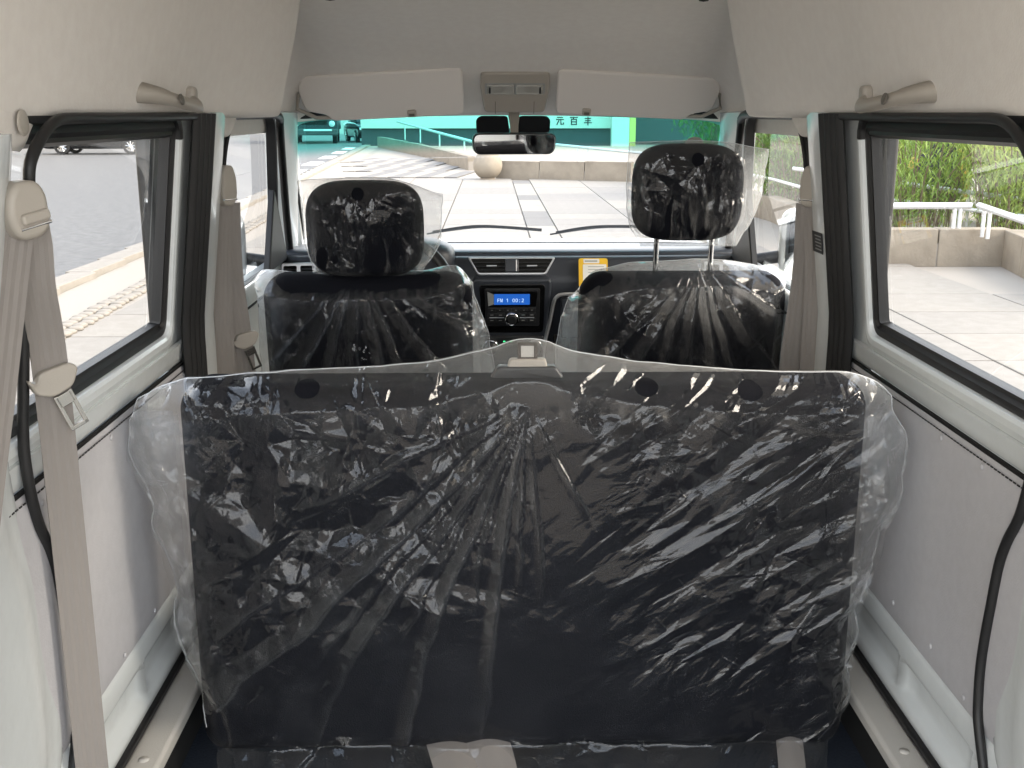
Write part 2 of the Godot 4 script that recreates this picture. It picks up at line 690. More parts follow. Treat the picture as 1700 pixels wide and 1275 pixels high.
func smooth_knots(k: Array, x: float) -> float:
	if x <= k[0][0]: return k[0][1]
	for j in k.size() - 1:
		if x <= k[j + 1][0]:
			var u: float = (x - k[j][0]) / (k[j + 1][0] - k[j][0])
			return cubic_interpolate(k[j][1], k[j + 1][1], k[maxi(j - 1, 0)][1], k[mini(j + 2, k.size() - 1)][1], u)
	return k[-1][1]

var van: Node3D
# rear edge of the sliding door opening: z at a height
const REAR_EDGE := [[0.45, -1.36], [0.66, -1.405], [0.714, -1.44], [0.807, -1.452], [0.949, -1.437], [1.0, -1.425], [1.06, -1.393], [1.12, -1.377], [1.21, -1.372], [1.43, -1.368], [1.56, -1.375]]

func roof_y(x: float, z: float) -> float:
	var b := smooth_knots([[-3.345, 1.592], [-3.31, 1.615], [-3.26, 1.665], [-3.2, 1.705], [-3.1, 1.755], [-2.95, 1.805], [-2.75, 1.84], [-2.5, 1.87], [-2.3, 1.885]], z)
	var s := clampf((absf(x) / 0.66 - 0.82) / 0.18, 0.0, 1.0)
	var low := 1.592 - 0.035 * clampf((absf(x) - 0.3) / 0.36, 0.0, 1.0)
	b = lerpf(b, minf(b, low + 0.01), s * s * s)
	return b - 0.02 * pow(absf(x) / 0.66, 2.0)

func _van_body() -> void:
	van = thing("van", "small high-roof van, seen from its open tailgate toward the dashboard", "van")
	var mb := MB.new()
	# floor
	mb.rbox(Vector3(0, 0.43, -1.95), Vector3(1.30, 0.04, 2.8), 0.006)
	part(van, "floor", mb, M.floor_vinyl, "dark blue-grey vinyl floor")
	# front roof lining, sloping down to the windscreen
	var rows := []
	for a in 41:
		var z := lerpf(-2.30, -3.345, a / 40.0)
		var r := PackedVector3Array()
		for b in 61:
			var x := lerpf(-0.66, 0.66, b / 60.0)
			r.append(Vector3(x, roof_y(x, z), z))
		rows.append(r)
	mb = MB.new()
	mb.grid(rows, Vector3.DOWN, 0.012)
	part(van, "front_roof_lining", mb, M.lining)
	# rear roof lining
	rows = []
	for a in 9:
		var z := lerpf(-0.5, -2.45, a / 8.0)
		var r := PackedVector3Array()
		for b in 21:
			var x := lerpf(-0.5, 0.5, b / 20.0)
			r.append(Vector3(x, 1.99 - 0.06 * pow(absf(x) / 0.5, 3.0), z))
		rows.append(r)
	mb = MB.new()
	mb.grid(rows, Vector3.DOWN, 0.012)
	part(van, "rear_roof_lining", mb, M.lining)
	mb = MB.new()
	mb.rbox(Vector3(0, 1.93, -2.44), Vector3(1.0, 0.14, 0.02), 0.004)
	part(van, "roof_step", mb, M.lining)
	for sg: float in [-1.0, 1.0]:
		_side_lining(sg)
		_rear_quarter(sg)
		_front_pillars(sg)
		_outer_skin(sg)
	# outer roof and nose
	mb = MB.new()
	mb.rbox(Vector3(0, 2.05, -1.75), Vector3(1.44, 0.04, 2.7), 0.015)
	part(van, "roof", mb, M.white_paint)
	mb = MB.new()
	rows = []
	for a in 11:
		var u := a / 10.0
		rows.append(PackedVector3Array([Vector3(-0.70, lerpf(1.63, 2.06, sqrt(u)), lerpf(-3.40, -2.9, u)), Vector3(-0.3, lerpf(1.64, 2.07, sqrt(u)), lerpf(-3.42, -2.9, u)), Vector3(0.3, lerpf(1.64, 2.07, sqrt(u)), lerpf(-3.42, -2.9, u)), Vector3(0.70, lerpf(1.63, 2.06, sqrt(u)), lerpf(-3.40, -2.9, u))]))
	mb.grid(rows, Vector3(0, 1, -1), 0.004)
	part(van, "roof_front", mb, M.white_paint)
	mb = MB.new()
	mb.rbox(Vector3(0, 0.74, -3.86), Vector3(1.46, 0.84, 0.22), 0.06)
	part(van, "nose", mb, M.white_paint)
	mb = MB.new()
	mb.rbox(Vector3(0, 0.35, -2.1), Vector3(1.40, 0.1, 3.4), 0.03)
	part(van, "chassis", mb, M.gap_black)
	for sg: float in [-1.0, 1.0]:
		for z: float in [-1.0, -3.3]:
			var wh := MB.new()
			wh.lathe([Vector2(0.0, -0.08), Vector2(0.2, -0.08), Vector2(0.27, -0.07), Vector2(0.28, -0.04), Vector2(0.28, 0.04), Vector2(0.27, 0.07), Vector2(0.2, 0.08), Vector2(0.0, 0.08)], Transform3D(Basis(Vector3.BACK, PI / 2), Vector3(0.64 * sg, 0.28, z)), 28)
			part(van, "wheel", wh, M.rubber)
	_windscreen()
	# the open tailgate, swung up behind
	mb = MB.new()
	mb.rbox(Vector3(0, 2.22, 0.04), Vector3(1.40, 0.09, 1.08), 0.04, Basis(Vector3.RIGHT, deg_to_rad(-20)))
	part(van, "tailgate", mb, M.white_paint)

func _side_lining(sg: float) -> void:
	# half width of the lining at [z][level]
	var ys := [1.588, 1.59, 1.597, 1.612, 1.64, 1.70, 1.76, 1.82, 1.88, 1.93, 1.96]
	var kn := [
		[-2.70, [0.655, 0.65, 0.648, 0.646, 0.645, 0.63, 0.62, 0.60, 0.57, 0.54, 0.52]],
		[-2.645, [0.655, 0.60, 0.585, 0.58, 0.576, 0.56, 0.548, 0.535, 0.52, 0.50, 0.48]],
		[-2.622, [0.655, 0.572, 0.557, 0.550, 0.545, 0.532, 0.518, 0.504, 0.49, 0.48, 0.46]],
		[-2.600, [0.655, 0.562, 0.545, 0.538, 0.532, 0.518, 0.503, 0.490, 0.477, 0.466, 0.45]],
		[-2.565, [0.655, 0.566, 0.549, 0.541, 0.535, 0.520, 0.505, 0.492, 0.479, 0.468, 0.45]],
		[-2.40, [0.655, 0.598, 0.580, 0.572, 0.566, 0.548, 0.532, 0.517, 0.502, 0.490, 0.47]],
		[-2.25, [0.655, 0.625, 0.607, 0.600, 0.594, 0.575, 0.556, 0.539, 0.520, 0.505, 0.48]],
		[-2.17, [0.655, 0.636, 0.619, 0.612, 0.606, 0.587, 0.568, 0.548, 0.527, 0.510, 0.485]],
		[-2.08, [0.655, 0.640, 0.624, 0.618, 0.613, 0.597, 0.579, 0.559, 0.536, 0.515, 0.49]],
		[-1.7, [0.655, 0.642, 0.628, 0.622, 0.618, 0.606, 0.594, 0.576, 0.55, 0.52, 0.49]],
		[-1.2, [0.655, 0.642, 0.628, 0.622, 0.619, 0.612, 0.602, 0.586, 0.555, 0.52, 0.49]],
		[-0.5, [0.655, 0.642, 0.628, 0.622, 0.619, 0.612, 0.602, 0.586, 0.555, 0.52, 0.49]]]
	var rows := []
	var zs := []
	for k in 67:
		zs.append(lerpf(-0.5, -2.5, k / 66.0))
	for k in range(1, 25):
		zs.append(lerpf(-2.5, -2.70, k / 24.0))
	for j in ys.size():
		var r := PackedVector3Array()
		var kk := []
		for q in kn: kk.append([q[0], q[1][j]])
		for z in zs:
			r.append(Vector3(sg * smooth_knots(kk, z), ys[j], z))
		rows.append(r)
	# refine across the levels
	var fine := []
	for j in rows.size() - 1:
		var nsub := 3
		for q in nsub:
			var u := float(q) / nsub
			var r := PackedVector3Array()
			for b in rows[j].size():
				r.append(rows[j][b].cubic_interpolate(rows[j + 1][b], rows[maxi(j - 1, 0)][b], rows[mini(j + 2, rows.size() - 1)][b], u))
			fine.append(r)
	fine.append(rows[-1])
	var mb := MB.new()
	mb.grid(fine, Vector3(-sg, 0, 0), 0.01)
	part(van, "side_roof_lining", mb, M.lining)
	# lower edge that wraps onto the rear pillar
	mb = MB.new()
	var rr := []
	for a in 13:
		var u := a / 12.0
		var r := PackedVector3Array()
		for b in 25:
			var w := b / 24.0
			var z := lerpf(-0.5, -1.475, w)
			var low := 1.556
			if z < -1.39: low = lerpf(1.548, 1.60, pow(clampf((-1.39 - z) / 0.085, 0.0, 1.0), 0.8))
			var y := lerpf(1.618, low, u)
			r.append(Vector3(sg * (0.621 + 0.003 * sin(u * PI) + 0.016 * pow(u, 6.0) + 0.02 * pow(w, 14.0)), y, z))
		rr.append(r)
	mb.grid(rr, Vector3(-sg, 0, 0), 0.014)
	part(van, "pillar_lining", mb, M.lining)
	# trim cap over the middle pillar
	mb = MB.new()
	mb.prism(rpoly([Vector2(2.245, 1.60), Vector2(2.56, 1.60), Vector2(2.52, 1.585), Vector2(2.445, 1.548), Vector2(2.335, 1.548), Vector2(2.27, 1.575)], 0.02), 0.0, 0.028, 0.008, Transform3D(Basis(Vector3(0, 0, -1), Vector3.UP, Vector3(-sg, 0, 0)), Vector3(sg * 0.652, 0, 0)))
	part(van, "pillar_cap", mb, M.lining)
	# push-in trim plug
	mb = MB.new()
	mb.lathe([Vector2(0.016, 0.0), Vector2(0.0155, 0.0015), Vector2(0.012, 0.0022), Vector2(0.0, 0.0025)], Transform3D(Basis(Vector3.BACK, sg * PI / 2), Vector3(sg * 0.6215, 1.588, -1.36)), 20, true)
	part(van, "trim_plug", mb, M.beige_plastic)
	mb = MB.new()
	var px := 0.418 * sg + (0.013 if sg > 0 else 0.0)
	mb.lathe([Vector2(0.012, -0.002), Vector2(0.011, 0.002), Vector2(0.0, 0.004)], Transform3D(Basis(Vector3.RIGHT, PI), Vector3(px, roof_y(px, -2.6) - 0.002, -2.6)), 16, true)
	part(van, "roof_plug", mb, M.rubber)

func _rear_quarter(sg: float) -> void:
	var rows := []
	for a in 45:
		var y := lerpf(0.44, 1.575, a / 44.0)
		var ze := smooth_knots(REAR_EDGE, y) + 0.012
		var r := PackedVector3Array()
		for b in 29:
			var w := pow(b / 28.0, 1.6)
			var z := lerpf(ze, -0.5, w)
			var d := z - ze
			var x := wx(y) - 0.008 + 0.03 * exp(-d / 0.012)
			# stamped step that follows the wheel arch
			var q := d - 0.085 + 0.07 * (y - 1.0)
			x -= 0.008 / (1.0 + exp(-q / 0.008))
			var k := y - 0.60 - 0.10 * d
			x -= 0.05 / (1.0 + exp(k / 0.007))
			r.append(Vector3(sg * x, y, z))
		rows.append(r)
	var mb := MB.new()
	mb.grid(rows, Vector3(-sg, 0, 0), 0.02)
	part(van, "quarter_panel", mb, M.white_paint)
	mb = MB.new()
	mb.rbox(Vector3(sg * 0.69, 1.2, -0.49), Vector3(0.16, 1.6, 0.06), 0.02)
	part(van, "tailgate_pillar", mb, M.white_paint)

func _outer_skin(sg: float) -> void:
	var mb := MB.new()
	mb.rbox(Vector3(sg * 0.755, 0.76, -2.15), Vector3(0.03, 0.80, 3.34), 0.012)
	part(van, "body_side", mb, M.white_paint)
	mb = MB.new()
	mb.rbox(Vector3(sg * 0.72, 1.37, -0.92), Vector3(0.03, 0.46, 0.80), 0.012)
	part(van, "rear_side_panel", mb, M.white_paint)
	mb = MB.new()
	mb.prism(rpoly([Vector2(-2.6, 1.60), Vector2(-2.6, 2.05), Vector2(0.62, 2.05), Vector2(0.62, 1.60)], 0.01), -0.01, 0.01, 0.003, Transform3D(Basis(Vector3(0, 0, 1), Vector3.UP, Vector3(-1, 0, 0)), Vector3(sg * 0.70, 0, -0.0)))
	var o := part(van, "roof_side", mb, M.white_paint)
	o.position = Vector3(0, 0, -1.1)

func _front_pillars(sg: float) -> void:
	var mb := MB.new()
	# middle pillar, painted
	var rows := []
	for a in 23:
		var y := lerpf(0.44, 1.60, a / 22.0)
		var r := PackedVector3Array()
		for q in [[-2.205, 0.035], [-2.212, 0.012], [-2.220, 0.002], [-2.232, 0.0], [-2.27, -0.002], [-2.31, 0.0], [-2.326, 0.003], [-2.338, 0.012], [-2.345, 0.035]]:
			r.append(Vector3(sg * (wx(y) - 0.026 + q[1]), y, q[0]))
		rows.append(r)
	mb.grid(rows, Vector3(-sg, 0, 0), 0.006)
	part(van, "middle_pillar", mb, M.white_paint)
	mb = MB.new()
	mb.rbox(Vector3(sg * 0.735, 1.38, -2.30), Vector3(0.03, 0.5, 0.26), 0.01)
	part(van, "middle_pillar_skin", mb, M.rubber)
	# windscreen pillar
	rows = []
	for a in 25:
		var u := a / 24.0
		var y := lerpf(1.60, 1.14, u)
		var z0 := lerpf(-3.02, -3.28, u)
		var z1 := lerpf(-3.31, -3.52, u)
		var r := PackedVector3Array()
		for b in 9:
			var w := b / 8.0
			r.append(Vector3(sg * (wx(y) + 0.022 - 0.03 * sin(w * PI * 0.85) - 0.01 * w), y, lerpf(z0, z1, w)))
		rows.append(r)
	mb = MB.new()
	mb.grid(rows, Vector3(-sg, 0, 1), 0.02)
	part(van, "windscreen_pillar", mb, M.white_paint)
	mb = MB.new()
	mb.sweep([Vector3(sg * 0.69, 1.62, -3.38), Vector3(sg * 0.72, 1.15, -3.72)], [Vector2(-0.03, -0.05), Vector2(0.03, -0.05), Vector2(0.03, 0.05), Vector2(-0.03, 0.05)], Vector3(sg, 0, 0))
	part(van, "pillar_skin", mb, M.white_paint)

func screen_pt(u: float, w: float) -> Vector3:
	# u across -1..1, w 0 bottom..1 top
	var y := lerpf(1.155, 1.604, w)
	var hw := lerpf(0.70, 0.655, w)
	var z := lerpf(-3.76, -3.352, w) + 0.05 * u * u
	return Vector3(u * hw, y - 0.03 * w * u * u, z)

func _windscreen() -> void:
	var ws := group3(van, "windscreen")
	var rows := []
	for a in 13:
		var r := PackedVector3Array()
		for b in 25:
			r.append(screen_pt(lerpf(-1, 1, b / 24.0), a / 12.0))
		rows.append(r)
	var mb := MB.new()
	mb.grid(rows, Vector3.BACK)
	part(ws, "glass", mb, M.glass)
	# dyed sun strip inside the top of the glass: strong at the top, clear at its lower edge
	mb = MB.new()
	var h := 17
	for side: float in [0.0, 1.0]:
		for a in h:
			for b in 25:
				var w := lerpf(1.0, 0.70, a / float(h - 1))
				var p := screen_pt(lerpf(-0.985, 0.985, b / 24.0), w) + Vector3(0, -0.67, 0.74) * (0.005 + 0.0005 * side)
				mb.vert(p, Vector3(0, -0.67, 0.74) * (1.0 if side > 0.5 else -1.0))
				var f := clampf((w - 0.72) / 0.10, 0.0, 1.0)
				f = f * f * (3.0 - 2.0 * f)
				mb.c.append(Color(1, 1, 1).lerp(Color(0.20, 0.74, 0.70), f))
	for s in 2:
		for a in h - 1:
			for b in 24:
				var k := s * h * 25 + a * 25 + b
				mb.quad(k, k + 1, k + 26, k + 25)
	part(ws, "sun_strip", mb, M.tint, "teal dyed strip along the top of the windscreen")
	# rubber surround
	var path := []
	for b in 25: path.append(screen_pt(lerpf(-1, 1, b / 24.0), 0.0))
	for a in range(1, 12): path.append(screen_pt(1, a / 12.0))
	for b in 25: path.append(screen_pt(lerpf(1, -1, b / 24.0), 1.0) + Vector3(0, 0.016, -0.004))
	for a in range(11, 0, -1): path.append(screen_pt(-1, a / 12.0))
	mb = MB.new()
	mb.sweep(path, [Vector2(-0.006, -0.012), Vector2(0.006, -0.012), Vector2(0.006, 0.012), Vector2(-0.006, 0.012)], Vector3(0, -0.67, 0.74), true)
	part(ws, "surround_seal", mb, M.rubber)
	# black printed patches beside the mirror foot
	for sg: float in [-1.0, 1.0]:
		var pl := rpoly([Vector2(0.010, 0.0), Vector2(0.109, 0.0), Vector2(0.112, 0.02), Vector2(0.112, 0.053), Vector2(0.100, 0.068), Vector2(0.017, 0.068)], 0.012)
		var q := []
		for p in pl: q.append(Vector2(p.x * sg + 0.012, p.y))
		mb = MB.new()
		mb.prism(q, -0.001, 0.001, 0.0, Transform3D(Basis(Vector3.RIGHT, Vector3(0, 0.74, 0.68).normalized(), Vector3(0, -0.68, 0.74).normalized()), Vector3(0, 1.540, -3.392)))
		part(ws, "black_print", mb, M.gap_black)
	# small round sticker on the glass
	mb = MB.new()
	mb.lathe([Vector2(0.0, 0.001), Vector2(0.029, 0.001), Vector2(0.029, -0.001)], Transform3D(Basis(Vector3.RIGHT, PI / 2 + 0.74), screen_pt(0.85, 0.845) + Vector3(0, -0.67, 0.74) * 0.013), 24)
	part(ws, "sticker", mb, M.beige_plastic, "round tan sticker")

# ---------------------------------------------------------------- doors
func side_path(sg: float, zy: Array, off: float) -> Array:
	var o := []
	for p in zy: o.append(Vector3(sg * (wx(p.y) + off), p.y, p.x))
	return o

func densify(p: Array, step := 0.06) -> Array:
	var o := []
	for k in p.size():
		var a: Vector2 = p[k]
		var b: Vector2 = p[(k + 1) % p.size()]
		var c := maxi(1, int(a.distance_to(b) / step))
		for j in c: o.append(a.lerp(b, float(j) / c))
	return o

func _doors() -> void:
	for sg: float in [-1.0, 1.0]:
		_sliding_door(sg)
		_front_door(sg)

func _sliding_door(sg: float) -> void:
	var d := group3(van, "sliding_door")
	var mb: MB
	var z0 := -2.075 if sg < 0 else -2.055
	# window: rounded opening, rubber run, painted frame
	var op := densify(rpoly([Vector2(-1.30, 1.185), Vector2(z0, 1.185), Vector2(z0, 1.582), Vector2(-1.30, 1.582)], 0.03, 5))
	var inw := Vector3(-sg, 0.12, 0)
	mb = MB.new()
	mb.sweep(side_path(sg, op, 0.018), [Vector2(0.0, -0.002), Vector2(0.010, -0.004), Vector2(0.012, 0.010), Vector2(0.006, 0.016), Vector2(0.006, 0.022), Vector2(-0.012, 0.026), Vector2(-0.014, 0.0)] if sg > 0 else [Vector2(0.0, 0.002), Vector2(0.010, 0.004), Vector2(0.012, -0.010), Vector2(0.006, -0.016), Vector2(0.006, -0.022), Vector2(-0.012, -0.026), Vector2(-0.014, 0.0)], inw, true)
	part(d, "window_rubber", mb, M.rubber)
	var rows := []
	for a in 9:
		var r := PackedVector3Array()
		for b in 9:
			var y := lerpf(1.16, 1.60, a / 8.0)
			r.append(Vector3(sg * (wx(y) + 0.024), y, lerpf(-1.28, z0 - 0.01, b / 8.0)))
		rows.append(r)
	mb = MB.new()
	mb.grid(rows, Vector3(-sg, 0, 0))
	part(d, "window_glass", mb, M.glass)
	# frame moulding round the window
	var pr := [Vector2(-0.016, 0.0), Vector2(0.004, 0.001), Vector2(0.011, 0.004), Vector2(0.014, 0.010), Vector2(0.014, 0.020), Vector2(0.010, 0.030), Vector2(0.002, 0.036), Vector2(-0.016, 0.038)]
	var q := []
	for p in pr: q.append(Vector2(p.x, p.y * (-1.0 if sg > 0 else 1.0)))
	mb = MB.new()
	var lowp := []
	var topp := []
	for k in op.size() * 2:
		var p: Vector2 = op[k % op.size()]
		if k < op.size():
			if p.y < 1.556 and (p.x < -1.5 or p.y < 1.3) and p.x < -1.31: lowp.append(p)
		if p.y >= 1.55 and p.x < -1.31 and k < op.size(): topp.append(p)
	mb.sweep(side_path(sg, lowp, 0.012), q, inw, false, false)
	part(d, "window_frame", mb, M.white_paint)
	mb = MB.new()
	mb.sweep(side_path(sg, topp, 0.012), q, inw, false, false)
	part(d, "top_rail", mb, M.rubber)
	# painted strip between window and card
	rows = []
	for yx in [[1.153, -0.003], [1.146, -0.002], [1.13, 0.001], [1.118, 0.002], [1.113, 0.008]]:
		var r := PackedVector3Array()
		for b in 5: r.append(Vector3(sg * (0.678 + yx[1]), yx[0], lerpf(-1.28, -2.165, b / 4.0)))
		rows.append(r)
	mb = MB.new()
	mb.grid(rows, Vector3(-sg, 0, 0), 0.01)
	part(d, "painted_strip", mb, M.white_paint)
	# hardboard card with a stitched upper hem
	rows = []
	for a in 21:
		var u := a / 20.0
		var r := PackedVector3Array()
		for b in 31:
			var w := b / 30.0
			var y := lerpf(1.107, 0.700, u)
			var edge := minf(minf(u, 1.0 - u) * 0.41, minf(w, 1.0 - w) * 0.86)
			var x := 0.678 - 0.004 * (1.0 - exp(-edge / 0.006)) - 0.003 * sin(w * 9.0 + 1.0) * sin(u * PI)
			r.append(Vector3(sg * x, y, lerpf(-1.28, -2.160, w)))
		rows.append(r)
	mb = MB.new()
	mb.grid(rows, Vector3(-sg, 0, 0), 0.006)
	part(d, "door_card", mb, M.door_card)
	mb = MB.new()
	for k in 74:
		mb.rbox(Vector3(sg * 0.6725, 1.099, -1.29 - k * 0.0118), Vector3(0.002, 0.0022, 0.0072), 0.0005, Basis.IDENTITY, 1)
	var st := part(d, "stitching", mb, M.rubber)
	st.set_meta("kind", "stuff")
	mb = MB.new()
	mb.rbox(Vector3(sg * 0.681, 1.110, -1.72), Vector3(0.006, 0.006, 0.87), 0.001)
	part(d, "card_seam", mb, M.gap_black)
	# lower pressed metal
	rows = []
	for yx in [[0.700, 0.010], [0.694, 0.004], [0.688, 0.0], [0.665, -0.003], [0.655, -0.001], [0.645, 0.010], [0.615, 0.012], [0.602, 0.010], [0.594, -0.004], [0.585, -0.008], [0.572, -0.008], [0.566, 0.0]]:
		var r := PackedVector3Array()
		for b in 41:
			var z := lerpf(-1.30, -2.165, b / 40.0)
			var e: float = yx[1]
			if e > 0.005 and yx[0] < 0.66: e = lerpf(-0.003, e, clampf(absf(fposmod(z + 0.10, 0.30) - 0.15) / 0.012 - 0.8, 0.0, 1.0))
			r.append(Vector3(sg * (0.676 + e), yx[0], z))
		rows.append(r)
	mb = MB.new()
	mb.grid(rows, Vector3(-sg, 0, 0), 0.008)
	part(d, "lower_panel", mb, M.white_paint)
	mb = MB.new()
	mb.rbox(Vector3(sg * 0.672, 0.559, -1.73), Vector3(0.02, 0.014, 0.87), 0.004)
	part(d, "bottom_seal", mb, M.rubber)
	# card fasteners
	var rv := MB.new()
	rv.lathe([Vector2(0.0052, 0.0), Vector2(0.005, 0.0012), Vector2(0.003, 0.0022), Vector2(0.0, 0.0026)], Transform3D.IDENTITY, 12, true)
	var rm := rv.mesh(M.door_card)
	var spots := [[1.088, -1.699], [1.08, -1.418], [0.716, -1.836], [0.716, -1.669], [1.088, -2.13], [1.088, -1.95], [0.716, -2.0], [0.716, -1.5]] if sg < 0 else [[1.088, -1.674], [1.088, -1.524], [0.734, -1.807], [0.737, -1.634], [0.901, -1.462], [1.085, -2.13], [1.088, -1.995], [0.72, -1.99], [0.72, -1.5]]
	for p in spots:
		inst(d, "fastener", rm, Vector3(sg * 0.6738, p[0], p[1]), Basis(Vector3.BACK, sg * PI / 2))
	# rubber between the door and the middle pillar: three upright ribs
	mb = MB.new()
	var ribs := []
	for a in 24:
		var y := lerpf(0.57, 1.598, a / 23.0)
		var r := PackedVector3Array()
		for b in 25:
			var w := b / 24.0
			r.append(Vector3(sg * (wx(y) - 0.012 - 0.010 * absf(sin(w * 4.0 * PI)) - 0.012 * w), y, lerpf(-2.122, -2.222, w)))
		ribs.append(r)
	mb.grid(ribs, Vector3(-sg, 0, 0), 0.01)
	part(d, "pillar_rubber", mb, M.rubber)
	mb = MB.new()
	var bk := []
	for a in 12:
		var y := lerpf(0.57, 1.598, a / 11.0)
		bk.append(PackedVector3Array([Vector3(sg * (wx(y) + 0.012), y, z0 - 0.012), Vector3(sg * (wx(y) + 0.012), y, -2.15), Vector3(sg * (wx(y) + 0.012), y, -2.27)]))
	mb.grid(bk, Vector3(-sg, 0, 0), 0.02)
	part(d, "front_post", mb, M.white_paint)
	# opening seal along the top and the rear edge
	var pts := []
	for k in 12: pts.append(Vector2(lerpf(-2.24, -1.55, k / 11.0), 1.593))
	pts.append(Vector2(-1.462, 1.591))
	pts.append(Vector2(-1.412, 1.573))
	for k in 30:
		var y := lerpf(1.54, 0.46, k / 29.0)
		pts.append(Vector2(smooth_knots(REAR_EDGE, y) + (0.006 if y < 1.5 else 0.0), y))
	var sp := []
	for p in pts: sp.append(Vector3(sg * (wx(p.y) - 0.012), p.y, p.x))
	mb = MB.new()
	mb.tube(curve3(sp, 0.015), 0.0075, 10, Vector3(1, 0.02, 0.03))
	part(van, "door_opening_seal", mb, M.rubber)
	# step plate and riser
	mb = MB.new()
	mb.rbox(Vector3(sg * 0.641, 0.535, -1.78), Vector3(0.058, 0.028, 1.0), 0.008)
	part(van, "door_step", mb, M.step_plastic)
	mb = MB.new()
	mb.rbox(Vector3(sg * 0.650, 0.48, -1.78), Vector3(0.058, 0.09, 1.0), 0.004)
	part(van, "step_riser", mb, M.gap_black)
	for z: float in [-1.62, -1.95]:
		mb = MB.new()
		mb.lathe([Vector2(0.009, 0.0), Vector2(0.0085, 0.0015), Vector2(0.0, 0.002)], Transform3D(Basis.IDENTITY, Vector3(sg * 0.641, 0.549, z)), 16, true)
		part(van, "step_plug", mb, M.step_plastic)

func _front_door(sg: float) -> void:
	var d := group3(van, "front_door")
	var mb: MB
	var op := densify(rpoly([Vector2(-2.40, 1.185), Vector2(-3.16, 1.185), Vector2(-2.96, 1.585), Vector2(-2.50, 1.585), Vector2(-2.44, 1.53)], 0.04, 5))
	var inw := Vector3(-sg, 0.12, 0)
	mb = MB.new()
	var rows := []
	for a in 7:
		var r := PackedVector3Array()
		for b in 7:
			var y := lerpf(1.17, 1.60, a / 6.0)
			r.append(Vector3(sg * (wx(y) + 0.03), y, lerpf(-2.39, -3.2, b / 6.0)))
		rows.append(r)
	mb.grid(rows, Vector3(-sg, 0, 0))
	part(d, "window_glass", mb, M.glass)
	# ribbed rubber round the window, deep so that it reads as several lips
	var f := -1.0 if sg > 0 else 1.0
	for k in 3:
		mb = MB.new()
		var pr := []
		for p in [Vector2(-0.012, 0.0), Vector2(0.008, 0.001), Vector2(0.011, 0.006), Vector2(0.008, 0.011), Vector2(-0.012, 0.012)]:
			pr.append(Vector2(p.x - 0.004 * k, (p.y + 0.0125 * k) * f))
		mb.sweep(side_path(sg, op, 0.004), pr, inw, true)
		part(d, "window_rubber", mb, M.rubber)
	# door trim below the window
	rows = []
	for yx in [[1.19, 0.02], [1.183, 0.004], [1.175, -0.006], [1.15, -0.012], [1.10, -0.010], [1.02, -0.004], [0.98, -0.014], [0.93, -0.03], [0.9, -0.028], [0.8, -0.01], [0.5, -0.006]]:
		var r := PackedVector3Array()
		for b in 9: r.append(Vector3(sg * (0.676 + yx[1]), yx[0], lerpf(-2.395, -3.42, b / 8.0)))
		rows.append(r)
	mb = MB.new()
	mb.grid(rows, Vector3(-sg, 0, 0), 0.012)
	part(d, "door_trim", mb, M.white_paint)
	mb = MB.new()
	mb.rbox(Vector3(sg * 0.668, 1.125, -2.9), Vector3(0.012, 0.006, 0.95), 0.002)
	part(d, "trim_line", mb, M.gap_black)
	# black triangle at the mirror foot
	mb = MB.new()
	mb.prism(rpoly([Vector2(2.93, 1.18), Vector2(3.20, 1.18), Vector2(3.06, 1.40)], 0.012), 0.0, 0.018, 0.005, Transform3D(Basis(Vector3(0, 0, -1), Vector3.UP, Vector3(-sg, 0, 0)), Vector3(sg * 0.672, 0, 0)))
	part(d, "mirror_foot_cover", mb, M.rubber)
	# seal on the door opening beside the windscreen pillar
	mb = MB.new()
	mb.tube(curve3([Vector3(sg * 0.628, 1.60, -2.60), Vector3(sg * 0.618, 1.598, -2.85), Vector3(sg * 0.618, 1.588, -2.98), Vector3(sg * 0.628, 1.54, -3.04), Vector3(sg * 0.650, 1.30, -3.19), Vector3(sg * 0.662, 1.05, -3.32)]), 0.011)
	part(d, "opening_seal", mb, M.rubber)
	# outside mirror: a thing of its own
	var mr := thing("door_mirror", "white door mirror outside the %s front window" % ("steering-wheel side" if sg < 0 else "passenger's"), "mirror")
	mb = MB.new()
	var bs := Basis(Vector3.UP, -sg * 0.18)
	var cx := sg * (0.845 if sg > 0 else 0.83)
	mb.superq(Vector3(cx, 1.235, -3.06), Vector3(0.085, 0.105, 0.05), 0.45, 0.45, bs)
	part(mr, "housing", mb, M.white_paint)
	mb = MB.new()
	mb.prism(rpoly([Vector2(-0.07, -0.088), Vector2(0.07, -0.088), Vector2(0.07, 0.088), Vector2(-0.07, 0.088)], 0.03), 0.0, 0.004, 0.001, Transform3D(bs, Vector3(cx, 1.235, -3.06) + bs * Vector3(0, 0, 0.048)))
	part(mr, "mirror_glass", mb, M.mirror_glass)
	mb = MB.new()
	mb.tube([Vector3(sg * 0.69, 1.19, -3.08), Vector3(sg * 0.76, 1.20, -3.08), Vector3(cx, 1.21, -3.07)], 0.018)
	part(mr, "arm", mb, M.rubber)
	base_at(mr, Vector3(sg * 0.69, 1.19, -3.08))

# ---------------------------------------------------------------- fittings under the roof
func roof_frame(x: float, z: float) -> Basis:
	# basis lying on the front roof lining: x across, y up the slope, z out of the lining
	var up := (Vector3(x, roof_y(x, z + 0.02), z + 0.02) - Vector3(x, roof_y(x, z - 0.02), z - 0.02)).normalized()
	var ac := (Vector3(x + 0.02, roof_y(x + 0.02, z), z) - Vector3(x - 0.02, roof_y(x - 0.02, z), z)).normalized()
	var nn := ac.cross(up).normalized()
	return Basis(ac, up, nn)

